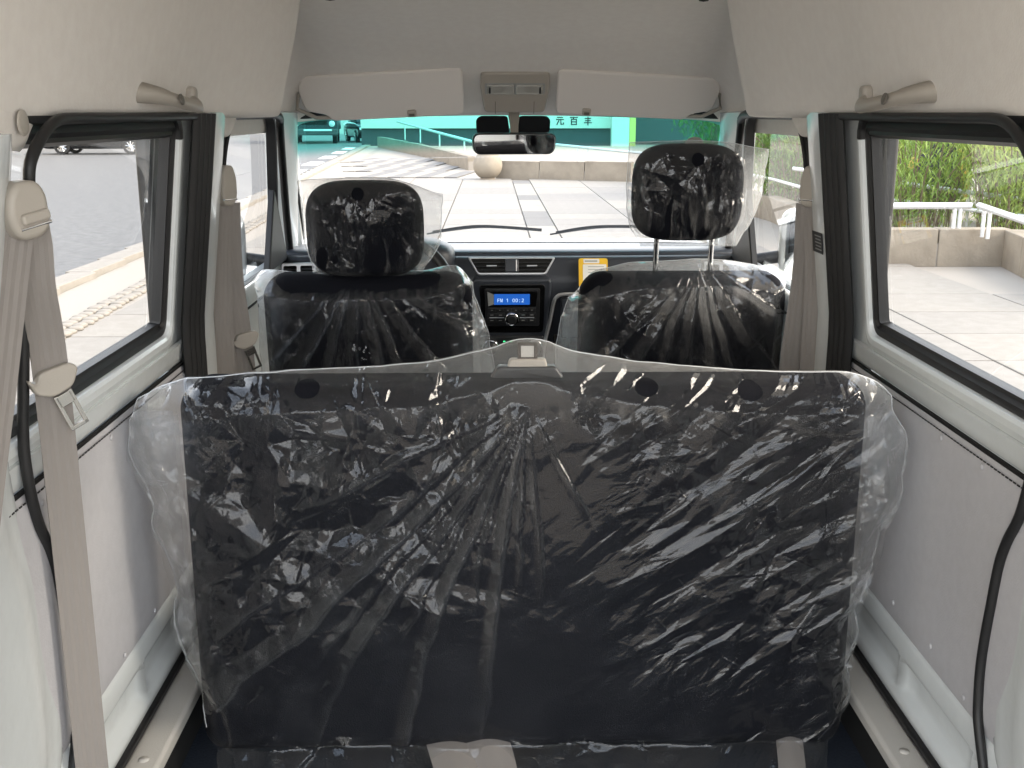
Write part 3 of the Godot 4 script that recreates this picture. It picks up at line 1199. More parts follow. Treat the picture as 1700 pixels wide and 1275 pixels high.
func _roof_fittings() -> void:
	# sun visors
	for sg: float in [-1.0, 1.0]:
		var v := thing("sun_visor", "beige sun visor folded up above the driver's seat" if sg < 0 else "beige sun visor folded up above the passenger seat", "sun visor", "sun visors")
		var bs := Basis.from_euler(Vector3(deg_to_rad(31.0 if sg < 0 else 36.0), 0, 0)) * Basis(Vector3.BACK, -sg * 0.055)
		var c := Vector3(sg * 0.366, 1.648, -3.215 if sg < 0 else -3.225)
		var pl := rpoly([Vector2(-0.236, 0.078), Vector2(0.218, 0.074), Vector2(0.236, 0.04), Vector2(0.226, -0.035), Vector2(0.165, -0.052), Vector2(0.15, -0.072), Vector2(-0.23, -0.072)], 0.02)
		var q := []
		for p in pl: q.append(Vector2(p.x * sg, p.y))
		var mb := MB.new()
		mb.prism(q, -0.010, 0.010, 0.007, Transform3D(bs, c))
		part(v, "panel", mb, M.visor_fabric)
		# pivot arm at the outer end, clip at the inner end
		mb = MB.new()
		mb.tube([c + bs * Vector3(sg * 0.236, 0.02, 0.0), c + bs * Vector3(sg * 0.25, -0.03, 0.0), c + bs * Vector3(sg * 0.20, -0.064, -0.002), c + bs * Vector3(sg * 0.12, -0.066, -0.002)], 0.006)
		part(v, "pivot_arm", mb, M.beige_plastic)
		mb = MB.new()
		var cx := -0.08 if sg < 0 else -0.14
		mb.rbox(c + bs * Vector3(cx * -1.0 if sg < 0 else cx, -0.056, 0.012), Vector3(0.026, 0.022, 0.012), 0.005, bs)
		part(v, "clip", mb, M.beige_plastic)
		mb = MB.new()
		mb.rbox(c + bs * Vector3(cx * -1.0 if sg < 0 else cx, -0.058, 0.0165), Vector3(0.016, 0.009, 0.006), 0.002, bs)
		part(v, "clip_slot", mb, M.cap_grey)
		base_at(v, c)
	# roof lamp console
	var lamp := thing("roof_lamp", "beige roof lamp console with two clear lenses above the mirror", "lamp")
	var lb := Basis.from_euler(Vector3(deg_to_rad(36), 0, 0))
	var lc := Vector3(0.014, 1.660, -3.235)
	var mb := MB.new()
	mb.prism(rpoly([Vector2(-0.098, 0.072), Vector2(0.098, 0.072), Vector2(0.10, 0.02), Vector2(0.088, -0.066), Vector2(-0.088, -0.066), Vector2(-0.10, 0.02)], 0.014), -0.02, 0.016, 0.008, Transform3D(lb, lc))
	part(lamp, "housing", mb, M.beige_plastic)
	mb = MB.new()
	mb.prism(rpoly([Vector2(-0.086, 0.000), Vector2(0.086, 0.000), Vector2(0.086, 0.038), Vector2(-0.086, 0.038)], 0.004), 0.014, 0.0166, 0.0008, Transform3D(lb, lc))
	part(lamp, "recess", mb, M.label_grey)
	for s: float in [-1.0, 1.0]:
		mb = MB.new()
		mb.rbox(lc + lb * Vector3(s * 0.042, 0.019, 0.020), Vector3(0.078, 0.032, 0.007), 0.003, lb)
		part(lamp, "lens", mb, M.lamp_lens)
		mb = MB.new()
		mb.rbox(lc + lb * Vector3(s * 0.040, 0.018, 0.0175), Vector3(0.022, 0.016, 0.002), 0.0008, lb)
		part(lamp, "bulb_plate", mb, M.shop_grey)
		mb = MB.new()
		mb.rbox(lc + lb * Vector3(s * 0.072, 0.019, 0.0245), Vector3(0.006, 0.020, 0.006), 0.002, lb)
		part(lamp, "switch", mb, M.key_black)
	mb = MB.new()
	for s: float in [-1.0, 1.0]:
		mb.rbox(lc + lb * Vector3(s * 0.056, -0.045, 0.0161), Vector3(0.0012, 0.042, 0.0012), 0.0003, lb)
	part(lamp, "cover_joint", mb, M.key_black)
	base_at(lamp, lc)
	# rear-view mirror
	var mi := thing("rear_view_mirror", "wide rear-view mirror hanging from the top of the windscreen", "mirror")
	var mc := Vector3(0.013, 1.512, -3.20)
	var mbs := Basis(Vector3.UP, deg_to_rad(9.0)) * Basis(Vector3.RIGHT, deg_to_rad(6.0))
	var ol := rpoly([Vector2(-0.124, 0.030), Vector2(0.124, 0.030), Vector2(0.118, -0.030), Vector2(-0.118, -0.030)], 0.022, 6)
	mb = MB.new()
	mb.prism(ol, -0.022, 0.002, 0.004, Transform3D(mbs, mc))
	part(mi, "housing", mb, M.rubber)
	var gl := []
	for p in ol: gl.append(p * Vector2(0.968, 0.90))
	mb = MB.new()
	mb.prism(gl, 0.0, 0.0035, 0.0006, Transform3D(mbs, mc))
	part(mi, "mirror_glass", mb, M.mirror_glass)
	mb = MB.new()
	mb.sweep([Vector3(0.013, 1.612, -3.315), Vector3(0.013, 1.57, -3.27), Vector3(0.013, 1.535, -3.225)], [Vector2(-0.008, -0.014), Vector2(0.008, -0.014), Vector2(0.008, 0.014), Vector2(-0.008, 0.014)], Vector3(0, 0.6, 0.8), false, false, [1.35, 0.9, 0.75])
	part(mi, "stem", mb, M.beige_plastic)
	base_at(mi, Vector3(0.013, 1.612, -3.315))
	# grab handles
	for sg: float in [-1.0, 1.0]:
		var dz := 0.0 if sg < 0 else 0.11
		var h := thing("grab_handle", "beige grab handle above the %s sliding window" % ("roadside" if sg < 0 else "plaza-side"), "handle", "grab handles")
		var X := 0.617 * sg
		mb = MB.new()
		var pts := [Vector3(X + sg * 0.022, 1.634, -1.800 + dz), Vector3(X - sg * 0.004, 1.631, -1.818 + dz), Vector3(X - sg * 0.024, 1.626, -1.85 + dz), Vector3(X - sg * 0.038, 1.618, -1.90 + dz), Vector3(X - sg * 0.042, 1.612, -1.97 + dz), Vector3(X - sg * 0.036, 1.611, -2.03 + dz), Vector3(X - sg * 0.018, 1.618, -2.075 + dz), Vector3(X + sg * 0.004, 1.63, -2.088 + dz)]
		var path := curve3(pts, 0.012)
		var sc := []
		for k in path.size():
			sc.append(lerpf(1.5, 0.92, clampf((k - 2) / 9.0, 0.0, 1.0)) + 0.2 * clampf((k - path.size() + 8) / 8.0, 0.0, 1.0))
		var pf := []
		for k in 14: pf.append(Vector2(0.0075 * cos(TAU * k / 14), 0.013 * sin(TAU * k / 14)))
		mb.sweep(path, pf, Vector3(-sg, 0.25, 0.02), false, true, sc)
		part(h, "grip", mb, M.beige_plastic)
		for e in [[-2.083, 1.632]]:
			mb = MB.new()
			mb.rbox(Vector3(X - sg * 0.008, e[1], e[0] + dz), Vector3(0.022, 0.030, 0.028), 0.008)
			part(h, "foot", mb, M.beige_plastic)
		mb = MB.new()
		mb.lathe([Vector2(0.0095, 0.0), Vector2(0.0095, 0.003), Vector2(0.007, 0.0042), Vector2(0.0, 0.0045)], Transform3D(Basis(Vector3.BACK, sg * (PI / 2 - 0.2)) * Basis(Vector3.RIGHT, 0.0), Vector3(X - sg * 0.0435, 1.621, -1.885 + dz)), 18)
		part(h, "screw_cap", mb, M.cap_grey)
		base_at(h, Vector3(X, 1.62, -1.95 + dz))

# ---------------------------------------------------------------- dashboard
func _dashboard() -> void:
	var d := thing("dashboard", "dark grey dashboard with radio and air vents under the windscreen", "dashboard")
	var mb := MB.new()
	var rows := []
	for p in [[-3.74, 1.150], [-3.68, 1.172], [-3.45, 1.192], [-3.24, 1.207], [-3.19, 1.209], [-3.170, 1.204], [-3.165, 1.196]]:
		var r := PackedVector3Array()
		for b in 27:
			var x := lerpf(-0.665, 0.665, b / 26.0)
			r.append(Vector3(x, p[1] - 0.006 * x * x, p[0] - 0.10 * x * x * (1.0 if p[0] > -3.5 else 0.0)))
		rows.append(r)
	mb.grid(rows, Vector3.UP, 0.012)
	part(d, "top_pad", mb, M.dash_top)
	mb = MB.new()
	rows = []
	for p in [[-3.19, 1.196], [-3.150, 1.1945], [-3.138, 1.190], [-3.132, 1.180], [-3.115, 1.145], [-3.105, 1.12], [-3.115, 1.08], [-3.135, 1.0], [-3.15, 0.9], [-3.2, 0.7], [-3.3, 0.5]]:
		var r := PackedVector3Array()
		for b in 27:
			var x := lerpf(-0.665, 0.665, b / 26.0)
			r.append(Vector3(x, p[1] - 0.006 * x * x, p[0] - 0.10 * x * x))
		rows.append(r)
	mb.grid(rows, Vector3.BACK, 0.012)
	part(d, "fascia", mb, M.dash_plastic)
	# centre vent
	var vent := group3(d, "centre_vent")
	var xf := Transform3D(Basis(Vector3.RIGHT, -0.30), Vector3(0.003, 1.171, -3.113))
	var outl := rpoly([Vector2(-0.127, 0.026), Vector2(0.127, 0.026), Vector2(0.098, -0.026), Vector2(-0.098, -0.026)], 0.008)
	var inn := rpoly([Vector2(-0.119, 0.021), Vector2(0.119, 0.021), Vector2(0.095, -0.020), Vector2(-0.095, -0.020)], 0.006)
	mb = MB.new()
	mb.prism(outl, -0.012, 0.003, 0.003, xf)
	part(vent, "silver_surround", mb, M.silver_trim)
	mb = MB.new()
	mb.prism(inn, -0.01, 0.0038, 0.0, xf)
	part(vent, "duct", mb, M.gap_black)
	for y: float in [-0.012, -0.001, 0.010]:
		mb = MB.new()
		var hw: float = 0.107 + 0.55 * y
		mb.rbox(xf * Vector3(0, y, 0.005), Vector3(hw * 2, 0.0022, 0.004), 0.0008, xf.basis)
		part(vent, "slat", mb, M.key_black)
	mb = MB.new()
	mb.rbox(xf * Vector3(0, 0, 0.006), Vector3(0.040, 0.038, 0.010), 0.004, xf.basis)
	part(vent, "divider", mb, M.dash_plastic)
	mb = MB.new()
	mb.rbox(xf * Vector3(0.013, 0, 0.011), Vector3(0.003, 0.034, 0.003), 0.001, xf.basis)
	part(vent, "divider_edge", mb, M.silver_trim)
	for x: float in [-0.058, 0.058]:
		mb = MB.new()
		mb.rbox(xf * Vector3(x, -0.001, 0.009), Vector3(0.030, 0.0045, 0.008), 0.002, xf.basis)
		part(vent, "vane_tab", mb, M.silver_trim)
	# side vents at the ends of the dash
	for sg: float in [-1.0, 1.0]:
		var sv := group3(d, "side_vent")
		var sx := Transform3D(Basis(Vector3.UP, -sg * 0.12) * Basis(Vector3.RIGHT, -0.25), Vector3(sg * 0.612, 1.150, -3.128))
		mb = MB.new()
		mb.prism(rpoly([Vector2(-0.05, 0.03), Vector2(0.05, 0.03), Vector2(0.05, -0.03), Vector2(-0.05, -0.03)], 0.008), -0.01, 0.004, 0.003, sx)
		part(sv, "silver_surround", mb, M.silver_trim)
		for s: float in [-1.0, 1.0]:
			mb = MB.new()
			mb.prism(rpoly([Vector2(-0.019, 0.021), Vector2(0.019, 0.021), Vector2(0.019, -0.021), Vector2(-0.019, -0.021)], 0.005), -0.01, 0.0048, 0.0, Transform3D(sx.basis, sx * Vector3(s * 0.024, 0, 0)))
			part(sv, "duct", mb, M.gap_black)
			for y: float in [-0.011, 0.0, 0.011]:
				mb = MB.new()
				mb.rbox(sx * Vector3(s * 0.024, y, 0.006), Vector3(0.036, 0.003, 0.004), 0.001, sx.basis)
				part(sv, "slat", mb, M.dash_plastic)
	# centre stack and radio
	var rxf := Transform3D(Basis(Vector3.RIGHT, 0.16), Vector3(0.003, 1.055, -3.112))
	mb = MB.new()
	mb.prism(rpoly([Vector2(-0.112, 0.085), Vector2(0.112, 0.085), Vector2(0.115, 0.06), Vector2(0.100, -0.09), Vector2(0.085, -0.30), Vector2(-0.085, -0.30), Vector2(-0.100, -0.09), Vector2(-0.115, 0.06)], 0.016), -0.03, 0.012, 0.008, rxf)
	part(d, "centre_stack", mb, M.dash_plastic)
	var rd := group3(d, "radio")
	mb = MB.new()
	mb.prism(rpoly([Vector2(-0.094, 0.070), Vector2(0.096, 0.070), Vector2(0.092, -0.078), Vector2(-0.086, -0.078)], 0.014), 0.0, 0.0145, 0.002, rxf)
	part(rd, "surround", mb, M.gloss_black)
	mb = MB.new()
	mb.prism(rpoly([Vector2(-0.079, 0.058), Vector2(0.081, 0.058), Vector2(0.080, -0.056), Vector2(-0.076, -0.056)], 0.006), 0.0, 0.0185, 0.002, rxf)
	part(rd, "face", mb, M.key_black)
	mb = MB.new()
	mb.prism(rpoly([Vector2(-0.073, 0.052), Vector2(0.074, 0.052), Vector2(0.070, 0.004), Vector2(-0.070, 0.004)], 0.003), 0.0, 0.0195, 0.001, rxf)
	part(rd, "display_window", mb, M.gloss_black)
	mb = MB.new()
	mb.prism([Vector2(-0.071, 0.050), Vector2(-0.052, 0.041), Vector2(-0.052, 0.012), Vector2(-0.068, 0.006)], 0.0, 0.0200, 0.0, rxf)
	part(rd, "display_bevel", mb, M.label_grey)
	mb = MB.new()
	mb.rbox(rxf * Vector3(0.0, 0.0265, 0.0197), Vector3(0.103, 0.032, 0.0015), 0.0004, rxf.basis)
	part(rd, "display_screen", mb, M.lcd, "blue lit display")
	lettering(rd, "display_text", "FM 1 00:2", 0.0105, Transform3D(rxf.basis, rxf * Vector3(-0.004, 0.0235, 0.0208)), M.lcd_text, "Droid Sans Mono")
	for k in 6:
		mb = MB.new()
		mb.rbox(rxf * Vector3(-0.058 + k * 0.0232, -0.0045, 0.0195), Vector3(0.0222, 0.011, 0.005), 0.0015, rxf.basis)
		part(rd, "preset_button", mb, M.key_black)
		mb = MB.new()
		mb.rbox(rxf * Vector3(-0.058 + k * 0.0232, -0.0055, 0.0221), Vector3(0.005, 0.0014, 0.0006), 0.0002, rxf.basis)
		part(rd, "button_mark", mb, M.label_grey)
	for s: float in [-1.0, 1.0]:
		for r in 2:
			for c in 2:
				mb = MB.new()
				var bx: float = s * (0.033 + c * 0.025)
				mb.rbox(rxf * Vector3(bx, -0.0205 - r * 0.0165, 0.0195), Vector3(0.024, 0.013, 0.004), 0.0015, rxf.basis)
				part(rd, "function_button", mb, M.key_black)
				mb = MB.new()
				mb.rbox(rxf * Vector3(bx, -0.0205 - r * 0.0165, 0.0217), Vector3(0.009, 0.0016, 0.0006), 0.0002, rxf.basis)
				part(rd, "button_mark", mb, M.label_grey)
		mb = MB.new()
		mb.rbox(rxf * Vector3(s * 0.044, -0.0287, 0.0205), Vector3(0.042, 0.0018, 0.003), 0.0006, rxf.basis)
		part(rd, "silver_line", mb, M.silver_trim)
	var kx := Transform3D(rxf.basis * Basis(Vector3.RIGHT, PI / 2), rxf * Vector3(0.0, -0.0315, 0.018))
	mb = MB.new()
	mb.lathe([Vector2(0.0215, 0.0), Vector2(0.0205, 0.012), Vector2(0.0185, 0.015), Vector2(0.0155, 0.0155), Vector2(0.0145, 0.013)], kx, 40, true)
	part(rd, "knob_ring", mb, M.chrome)
	mb = MB.new()
	mb.lathe([Vector2(0.0146, 0.010), Vector2(0.0142, 0.0165), Vector2(0.010, 0.0168), Vector2(0.0, 0.0160)], kx, 32, true)
	part(rd, "knob", mb, M.key_black)
	# climate controls below the radio
	var cl := group3(d, "climate_panel")
	var cxf := Transform3D(Basis(Vector3.RIGHT, 0.12), Vector3(0.003, 0.943, -3.115))
	mb = MB.new()
	mb.prism(rpoly([Vector2(-0.094, 0.026), Vector2(0.094, 0.026), Vector2(0.09, -0.05), Vector2(-0.09, -0.05)], 0.01), 0.0, 0.014, 0.003, cxf)
	part(cl, "face", mb, M.key_black)
	for x: float in [-0.062, 0.066]:
		mb = MB.new()
		mb.lathe([Vector2(0.024, 0.0), Vector2(0.0235, 0.016), Vector2(0.020, 0.018), Vector2(0.018, 0.014)], Transform3D(cxf.basis * Basis(Vector3.RIGHT, PI / 2), cxf * Vector3(x, -0.004, 0.013)), 32, true)
		part(cl, "knob_ring", mb, M.chrome)
		mb = MB.new()
		mb.lathe([Vector2(0.0181, 0.008), Vector2(0.017, 0.019), Vector2(0.0, 0.019)], Transform3D(cxf.basis * Basis(Vector3.RIGHT, PI / 2), cxf * Vector3(x, -0.004, 0.013)), 32, true)
		part(cl, "knob", mb, M.key_black)
	for k in 2:
		mb = MB.new()
		mb.rbox(cxf * Vector3(-0.022 + k * 0.019, 0.011, 0.0148), Vector3(0.0065, 0.0045, 0.002), 0.0015, cxf.basis)
		part(cl, "indicator_light", mb, M.green_led)
	for k in 4:
		mb = MB.new()
		mb.rbox(cxf * Vector3(-0.020 + k * 0.016, -0.004, 0.0148), Vector3(0.013, 0.012, 0.003), 0.001, cxf.basis)
		part(cl, "climate_button", mb, M.rubber)
	# silver bracket trim on the passenger's side of the stack
	mb = MB.new()
	var tp := curve3([Vector3(0.30, 1.092, -3.098), Vector3(0.20, 1.093, -3.090), Vector3(0.150, 1.092, -3.088), Vector3(0.133, 1.086, -3.088), Vector3(0.124, 1.07, -3.090), Vector3(0.115, 1.02, -3.098), Vector3(0.098, 0.93, -3.11), Vector3(0.09, 0.8, -3.13)], 0.01)
	mb.sweep(tp, [Vector2(-0.004, -0.005), Vector2(0.003, -0.005), Vector2(0.005, 0.0), Vector2(0.003, 0.005), Vector2(-0.004, 0.005)], Vector3(0, 0.1, 1))
	part(d, "silver_bracket", mb, M.silver_trim)
	mb = MB.new()
	mb.rbox(Vector3(0.245, 1.020, -3.115), Vector3(0.20, 0.12, 0.03), 0.008)
	part(d, "glove_box_lid", mb, M.dash_plastic)
	mb = MB.new()
	mb.rbox(Vector3(0.225, 0.945, -3.118), Vector3(0.20, 0.045, 0.02), 0.004)
	part(d, "shelf_recess", mb, M.gap_black)
	# instrument hood
	mb = MB.new()
	mb.superq(Vector3(-0.35, 1.18, -3.16), Vector3(0.19, 0.07, 0.10), 0.6, 0.6)
	part(d, "instrument_hood", mb, M.dash_plastic)
	base_at(d, Vector3(0, 0.5, -3.2))
	# hanging warning tag
	var tg := thing("warning_tag", "yellow bordered paper warning tag stuck on the dashboard", "tag")
	var tb := Basis(Vector3.RIGHT, -0.36)
	var tc := Vector3(0.238, 1.158, -3.109)
	mb = MB.new()
	mb.prism(rpoly([Vector2(-0.042, 0.036), Vector2(0.042, 0.036), Vector2(0.042, -0.05), Vector2(-0.042, -0.05)], 0.008), 0.0, 0.0012, 0.0003, Transform3D(tb, tc))
	part(tg, "yellow_card", mb, M.label_yellow)
	mb = MB.new()
	mb.prism(rpoly([Vector2(-0.028, 0.034), Vector2(0.018, 0.034), Vector2(0.018, 0.021), Vector2(-0.028, 0.021)], 0.003), 0.0, 0.0016, 0.0, Transform3D(tb, tc))
	mb.prism(rpoly([Vector2(-0.030, 0.018), Vector2(0.038, 0.018), Vector2(0.038, -0.046), Vector2(-0.030, -0.046)], 0.003), 0.0, 0.0016, 0.0, Transform3D(tb, tc))
	part(tg, "white_field", mb, M.label_paper)
	mb = MB.new()
	mb.rbox(tc + tb * Vector3(-0.006, 0.0275, 0.0017), Vector3(0.036, 0.0035, 0.0004), 0.0001, tb)
	for k in 6:
		mb.rbox(tc + tb * Vector3(0.008 - 0.002 * (k % 3), 0.011 - k * 0.0085, 0.0017), Vector3(0.046 - 0.004 * (k % 3), 0.0016, 0.0004), 0.0001, tb)
	part(tg, "printed_lines", mb, M.label_grey)
	base_at(tg, tc)
	# steering wheel
	var sw := thing("steering_wheel", "black steering wheel beyond the driver's headrest", "steering wheel")
	var wb := Basis(Vector3.RIGHT, deg_to_rad(-38))
	var wc := Vector3(-0.352, 1.115, -2.96)
	mb = MB.new()
	var ring := []
	for k in 64: ring.append(wc + wb * Vector3(cos(TAU * k / 64) * 0.185, sin(TAU * k / 64) * 0.185, 0))
	mb.tube(ring, 0.0145, 14, wb * Vector3.BACK, true)
	part(sw, "rim", mb, M.rubber)
	mb = MB.new()
	mb.superq(wc + wb * Vector3(0, -0.01, -0.02), Vector3(0.075, 0.06, 0.035), 0.6, 0.6, wb)
	part(sw, "hub", mb, M.dash_plastic)
	for a: float in [0.1, PI - 0.1, -PI / 2]:
		mb = MB.new()
		mb.tube([wc + wb * Vector3(cos(a) * 0.05, sin(a) * 0.05, -0.02), wc + wb * Vector3(cos(a) * 0.182, sin(a) * 0.182, 0)], 0.012)
		part(sw, "spoke", mb, M.dash_plastic)
	mb = MB.new()
	mb.tube([wc + wb * Vector3(0, 0, -0.03), wc + wb * Vector3(0, 0, -0.22)], 0.03)
	part(sw, "column", mb, M.dash_plastic)
	base_at(sw, wc)
	# wipers at rest outside the glass
	for w in [[Vector3(-0.28, 1.19, -3.80), Vector3(-0.10, 1.212, -3.80), Vector3(0.06, 1.205, -3.80)], [Vector3(0.15, 1.186, -3.81), Vector3(0.32, 1.21, -3.80), Vector3(0.52, 1.215, -3.78)]]:
		var wp := thing("wiper", "thin black wiper resting %s" % ("at the foot of the glass, steering-wheel side" if w[0].x < 0 else "at the foot of the glass, before the passenger seat"), "wiper", "windscreen wipers")
		mb = MB.new()
		mb.tube(curve3(w, 0.03), 0.003, 8)
		part(wp, "arm", mb, M.rubber)
		mb = MB.new()
		mb.sweep(curve3([w[0] + Vector3(0.02, 0.006, 0.008), w[1] + Vector3(0, 0.004, 0.008), w[2] + Vector3(0.06, -0.002, 0.008)], 0.03), [Vector2(-0.002, -0.005), Vector2(0.002, -0.005), Vector2(0.0015, 0.005), Vector2(-0.0015, 0.005)], Vector3(0, 0.5, 1))
		part(wp, "blade", mb, M.rubber)
		base_at(wp, w[0])

# ---------------------------------------------------------------- seats
const BENCH_Z := -1.72

func _seats() -> void:
	var b := thing("bench_seat", "wide black rear bench seat facing away, its back toward the tailgate", "seat")
	var mb := MB.new()
	mb.rbox(Vector3(0.0, 0.825, BENCH_Z - 0.07), Vector3(1.152, 0.68, 0.14), 0.045, Basis.IDENTITY, 5, 4)
	part(b, "backrest", mb, M.seat_cloth)
	mb = MB.new()
	mb.rbox(Vector3(0.0, 0.68, BENCH_Z - 0.36), Vector3(1.14, 0.14, 0.50), 0.05, Basis.IDENTITY, 4)
	part(b, "seat_cushion", mb, M.seat_cloth)
	for x: float in [-0.45, 0.45]:
		for z: float in [-0.12, -0.54]:
			mb = MB.new()
			mb.rbox(Vector3(x, 0.53, BENCH_Z + z), Vector3(0.05, 0.18, 0.05), 0.008)
			part(b, "leg", mb, M.rubber)
	base_at(b, Vector3(0, 0.45, BENCH_Z - 0.3))
	for sg: float in [-1.0, 1.0]:
		var cx := -0.352 if sg < 0 else 0.405
		var s := thing("front_seat", "black driver's seat with its headrest pushed right down" if sg < 0 else "black passenger seat with its headrest raised on two bare posts", "seat", "front seats")
		mb = MB.new()
		mb.rbox(Vector3(cx, 0.93, -2.62), Vector3(0.50, 0.60, 0.13), 0.06, Basis(Vector3.RIGHT, 0.10), 5, 4)
		part(s, "backrest", mb, M.seat_cloth)
		mb = MB.new()
		mb.rbox(Vector3(cx, 0.66, -2.86), Vector3(0.50, 0.15, 0.50), 0.06, Basis.IDENTITY, 4)
		part(s, "seat_cushion", mb, M.seat_cloth)
		mb = MB.new()
		mb.rbox(Vector3(cx, 0.52, -2.86), Vector3(0.40, 0.14, 0.42), 0.02)
		part(s, "seat_base", mb, M.rubber)
		var hy := 1.335 if sg < 0 else 1.418
		mb = MB.new()
		mb.superq(Vector3(cx, hy, -2.575), Vector3(0.138 if sg < 0 else 0.13, 0.112, 0.052), 0.55, 0.62, Basis(Vector3.RIGHT, 0.10), 56)
		part(s, "headrest", mb, M.seat_cloth)
		for x: float in [-0.066, 0.066]:
			mb = MB.new()
			mb.tube([Vector3(cx + x, 1.18, -2.60), Vector3(cx + x, hy - 0.05, -2.58)], 0.0065, 12)
			part(s, "headrest_post", mb, M.chrome)
		base_at(s, Vector3(cx, 0.45, -2.8))

# ---------------------------------------------------------------- belts
func web_profile(w := 0.046) -> Array:
	var o := []
	for k in 9: o.append(Vector2(0.0008 + 0.0005 * cos(k * PI), lerpf(-w / 2, w / 2, k / 8.0)))
	for k in 9: o.append(Vector2(-0.0008, lerpf(w / 2, -w / 2, k / 8.0)))
	return o

func _belts() -> void:
	# rear belt on the roadside pillar
	var b := thing("seat_belt", "beige rear seat belt hanging from the pillar beside the roadside window", "seat belt", "seat belts")
	var mb := MB.new()
	mb.sweep(curve3([Vector3(-0.612, 1.475, -1.325), Vector3(-0.617, 1.44, -1.343), Vector3(-0.622, 1.39, -1.352), Vector3(-0.630, 1.283, -1.385), Vector3(-0.640, 1.019, -1.41), Vector3(-0.642, 0.667, -1.412), Vector3(-0.642, 0.50, -1.412)], 0.03), web_profile(), Vector3(0.62, 0.2, 0.75))
	part(b, "webbing", mb, M.webbing)
	mb = MB.new()
	mb.sweep(curve3([Vector3(-0.624, 1.48, -1.325), Vector3(-0.634, 1.40, -1.305), Vector3(-0.646, 1.28, -1.27), Vector3(-0.648, 1.15, -1.20), Vector3(-0.648, 0.9, -1.06), Vector3(-0.648, 0.62, -0.92)], 0.03), web_profile(), Vector3(0.8, 0.1, 0.5))
	part(b, "webbing_to_reel", mb, M.webbing)
	# pillar guide with its cover
	var gb := (Basis(Vector3.UP, deg_to_rad(58)) * Basis(Vector3.BACK, 0.18)).scaled(Vector3.ONE * 0.86)
	var gc := Vector3(-0.618, 1.488, -1.325)
	mb = MB.new()
	mb.prism(rpoly([Vector2(-0.012, 0.040), Vector2(0.024, 0.036), Vector2(0.034, 0.016), Vector2(0.030, -0.030), Vector2(0.010, -0.044), Vector2(-0.024, -0.040), Vector2(-0.034, -0.012), Vector2(-0.030, 0.016)], 0.014), -0.012, 0.018, 0.010, Transform3D(gb, gc))
	part(b, "guide_cover", mb, M.beige_plastic)
	mb = MB.new()
	mb.rbox(gc + gb * Vector3(0.004, -0.012, 0.018), Vector3(0.046, 0.016, 0.012), 0.005, gb.orthonormalized().scaled(Vector3.ONE * 0.86))
	part(b, "guide_lip", mb, M.beige_plastic)
	mb = MB.new()
	mb.tube([gc + gb * Vector3(-0.022, -0.024, 0.016), gc + gb * Vector3(0.028, -0.024, 0.016)], 0.0025)
	part(b, "guide_bar", mb, M.chrome)
	_tongue(b, Vector3(-0.628, 1.262, -1.381), Basis(Vector3.UP, deg_to_rad(42)) * Basis(Vector3.BACK, 0.06), 1.0)
	base_at(b, Vector3(-0.642, 0.5, -1.41))
	# front belts on the middle pillars
	for sg: float in [-1.0, 1.0]:
		b = thing("seat_belt", "beige front seat belt on the %s pillar" % ("driver-side middle" if sg < 0 else "passenger-side middle"), "seat belt", "seat belts")
		var X := 0.625
		var top := Vector3(sg * X, 1.455, -2.375 if sg < 0 else -2.33)
		mb = MB.new()
		mb.sweep(curve3([top + Vector3(-sg * 0.006, -0.045, 0.0), Vector3(sg * (X + 0.005), 1.25, top.z - 0.035), Vector3(sg * (X - 0.004), 1.08, top.z - 0.05), Vector3(sg * (X - 0.01), 0.80, top.z - 0.07), Vector3(sg * (X - 0.01), 0.55, top.z - 0.08)], 0.03), web_profile(), Vector3(-sg * 0.55, 0.1, 0.85))
		part(b, "webbing", mb, M.webbing)
		mb = MB.new()
		mb.sweep(curve3([top + Vector3(sg * 0.004, -0.045, 0.004), Vector3(sg * (X + 0.022), 1.25, top.z + 0.0), Vector3(sg * (X + 0.022), 0.95, top.z + 0.01), Vector3(sg * (X + 0.02), 0.55, top.z + 0.01)], 0.03), web_profile(), Vector3(-sg * 0.7, 0.1, 0.7))
		part(b, "webbing_to_reel", mb, M.webbing)
		gb = Basis(Vector3.UP, -sg * deg_to_rad(62))
		mb = MB.new()
		mb.prism(rpoly([Vector2(-0.010, 0.036), Vector2(0.014, 0.036), Vector2(0.024, 0.01), Vector2(0.024, -0.03), Vector2(0.012, -0.052), Vector2(-0.016, -0.05), Vector2(-0.024, -0.02), Vector2(-0.02, 0.016)], 0.010), -0.008, 0.012, 0.006, Transform3D(gb, top))
		part(b, "guide_cover", mb, M.beige_plastic)
		mb = MB.new()
		mb.tube([top + Vector3(sg * 0.0, 0.004, 0.0), top + Vector3(sg * 0.055, 0.004, 0.03)], 0.007)
		part(b, "guide_bolt", mb, M.steel)
		mb = MB.new()
		mb.tube([top + gb * Vector3(-0.02, -0.036, 0.010), top + gb * Vector3(0.02, -0.036, 0.010)], 0.0025)
		part(b, "guide_bar", mb, M.chrome)
		_tongue(b, Vector3(sg * (X - 0.008), 1.10 if sg < 0 else 1.0, top.z - 0.046), Basis(Vector3.UP, -sg * deg_to_rad(33)), -sg)
		base_at(b, Vector3(sg * X, 0.55, top.z - 0.08))
	# middle belt of the bench: its tongue stands up over the backrest
	b = thing("seat_belt", "middle belt tongue standing upright on top of the bench backrest", "seat belt", "seat belts")
	var z := -1.792
	mb = MB.new()
	mb.prism(rpoly([Vector2(-0.045, 0.026), Vector2(0.052, 0.026), Vector2(0.070, 0.0), Vector2(-0.062, 0.0)], 0.006), -0.011, 0.011, 0.005, Transform3D(Basis.IDENTITY, Vector3(0.0, 1.158, z)))
	part(b, "grey_base", mb, M.key_black)
	mb = MB.new()
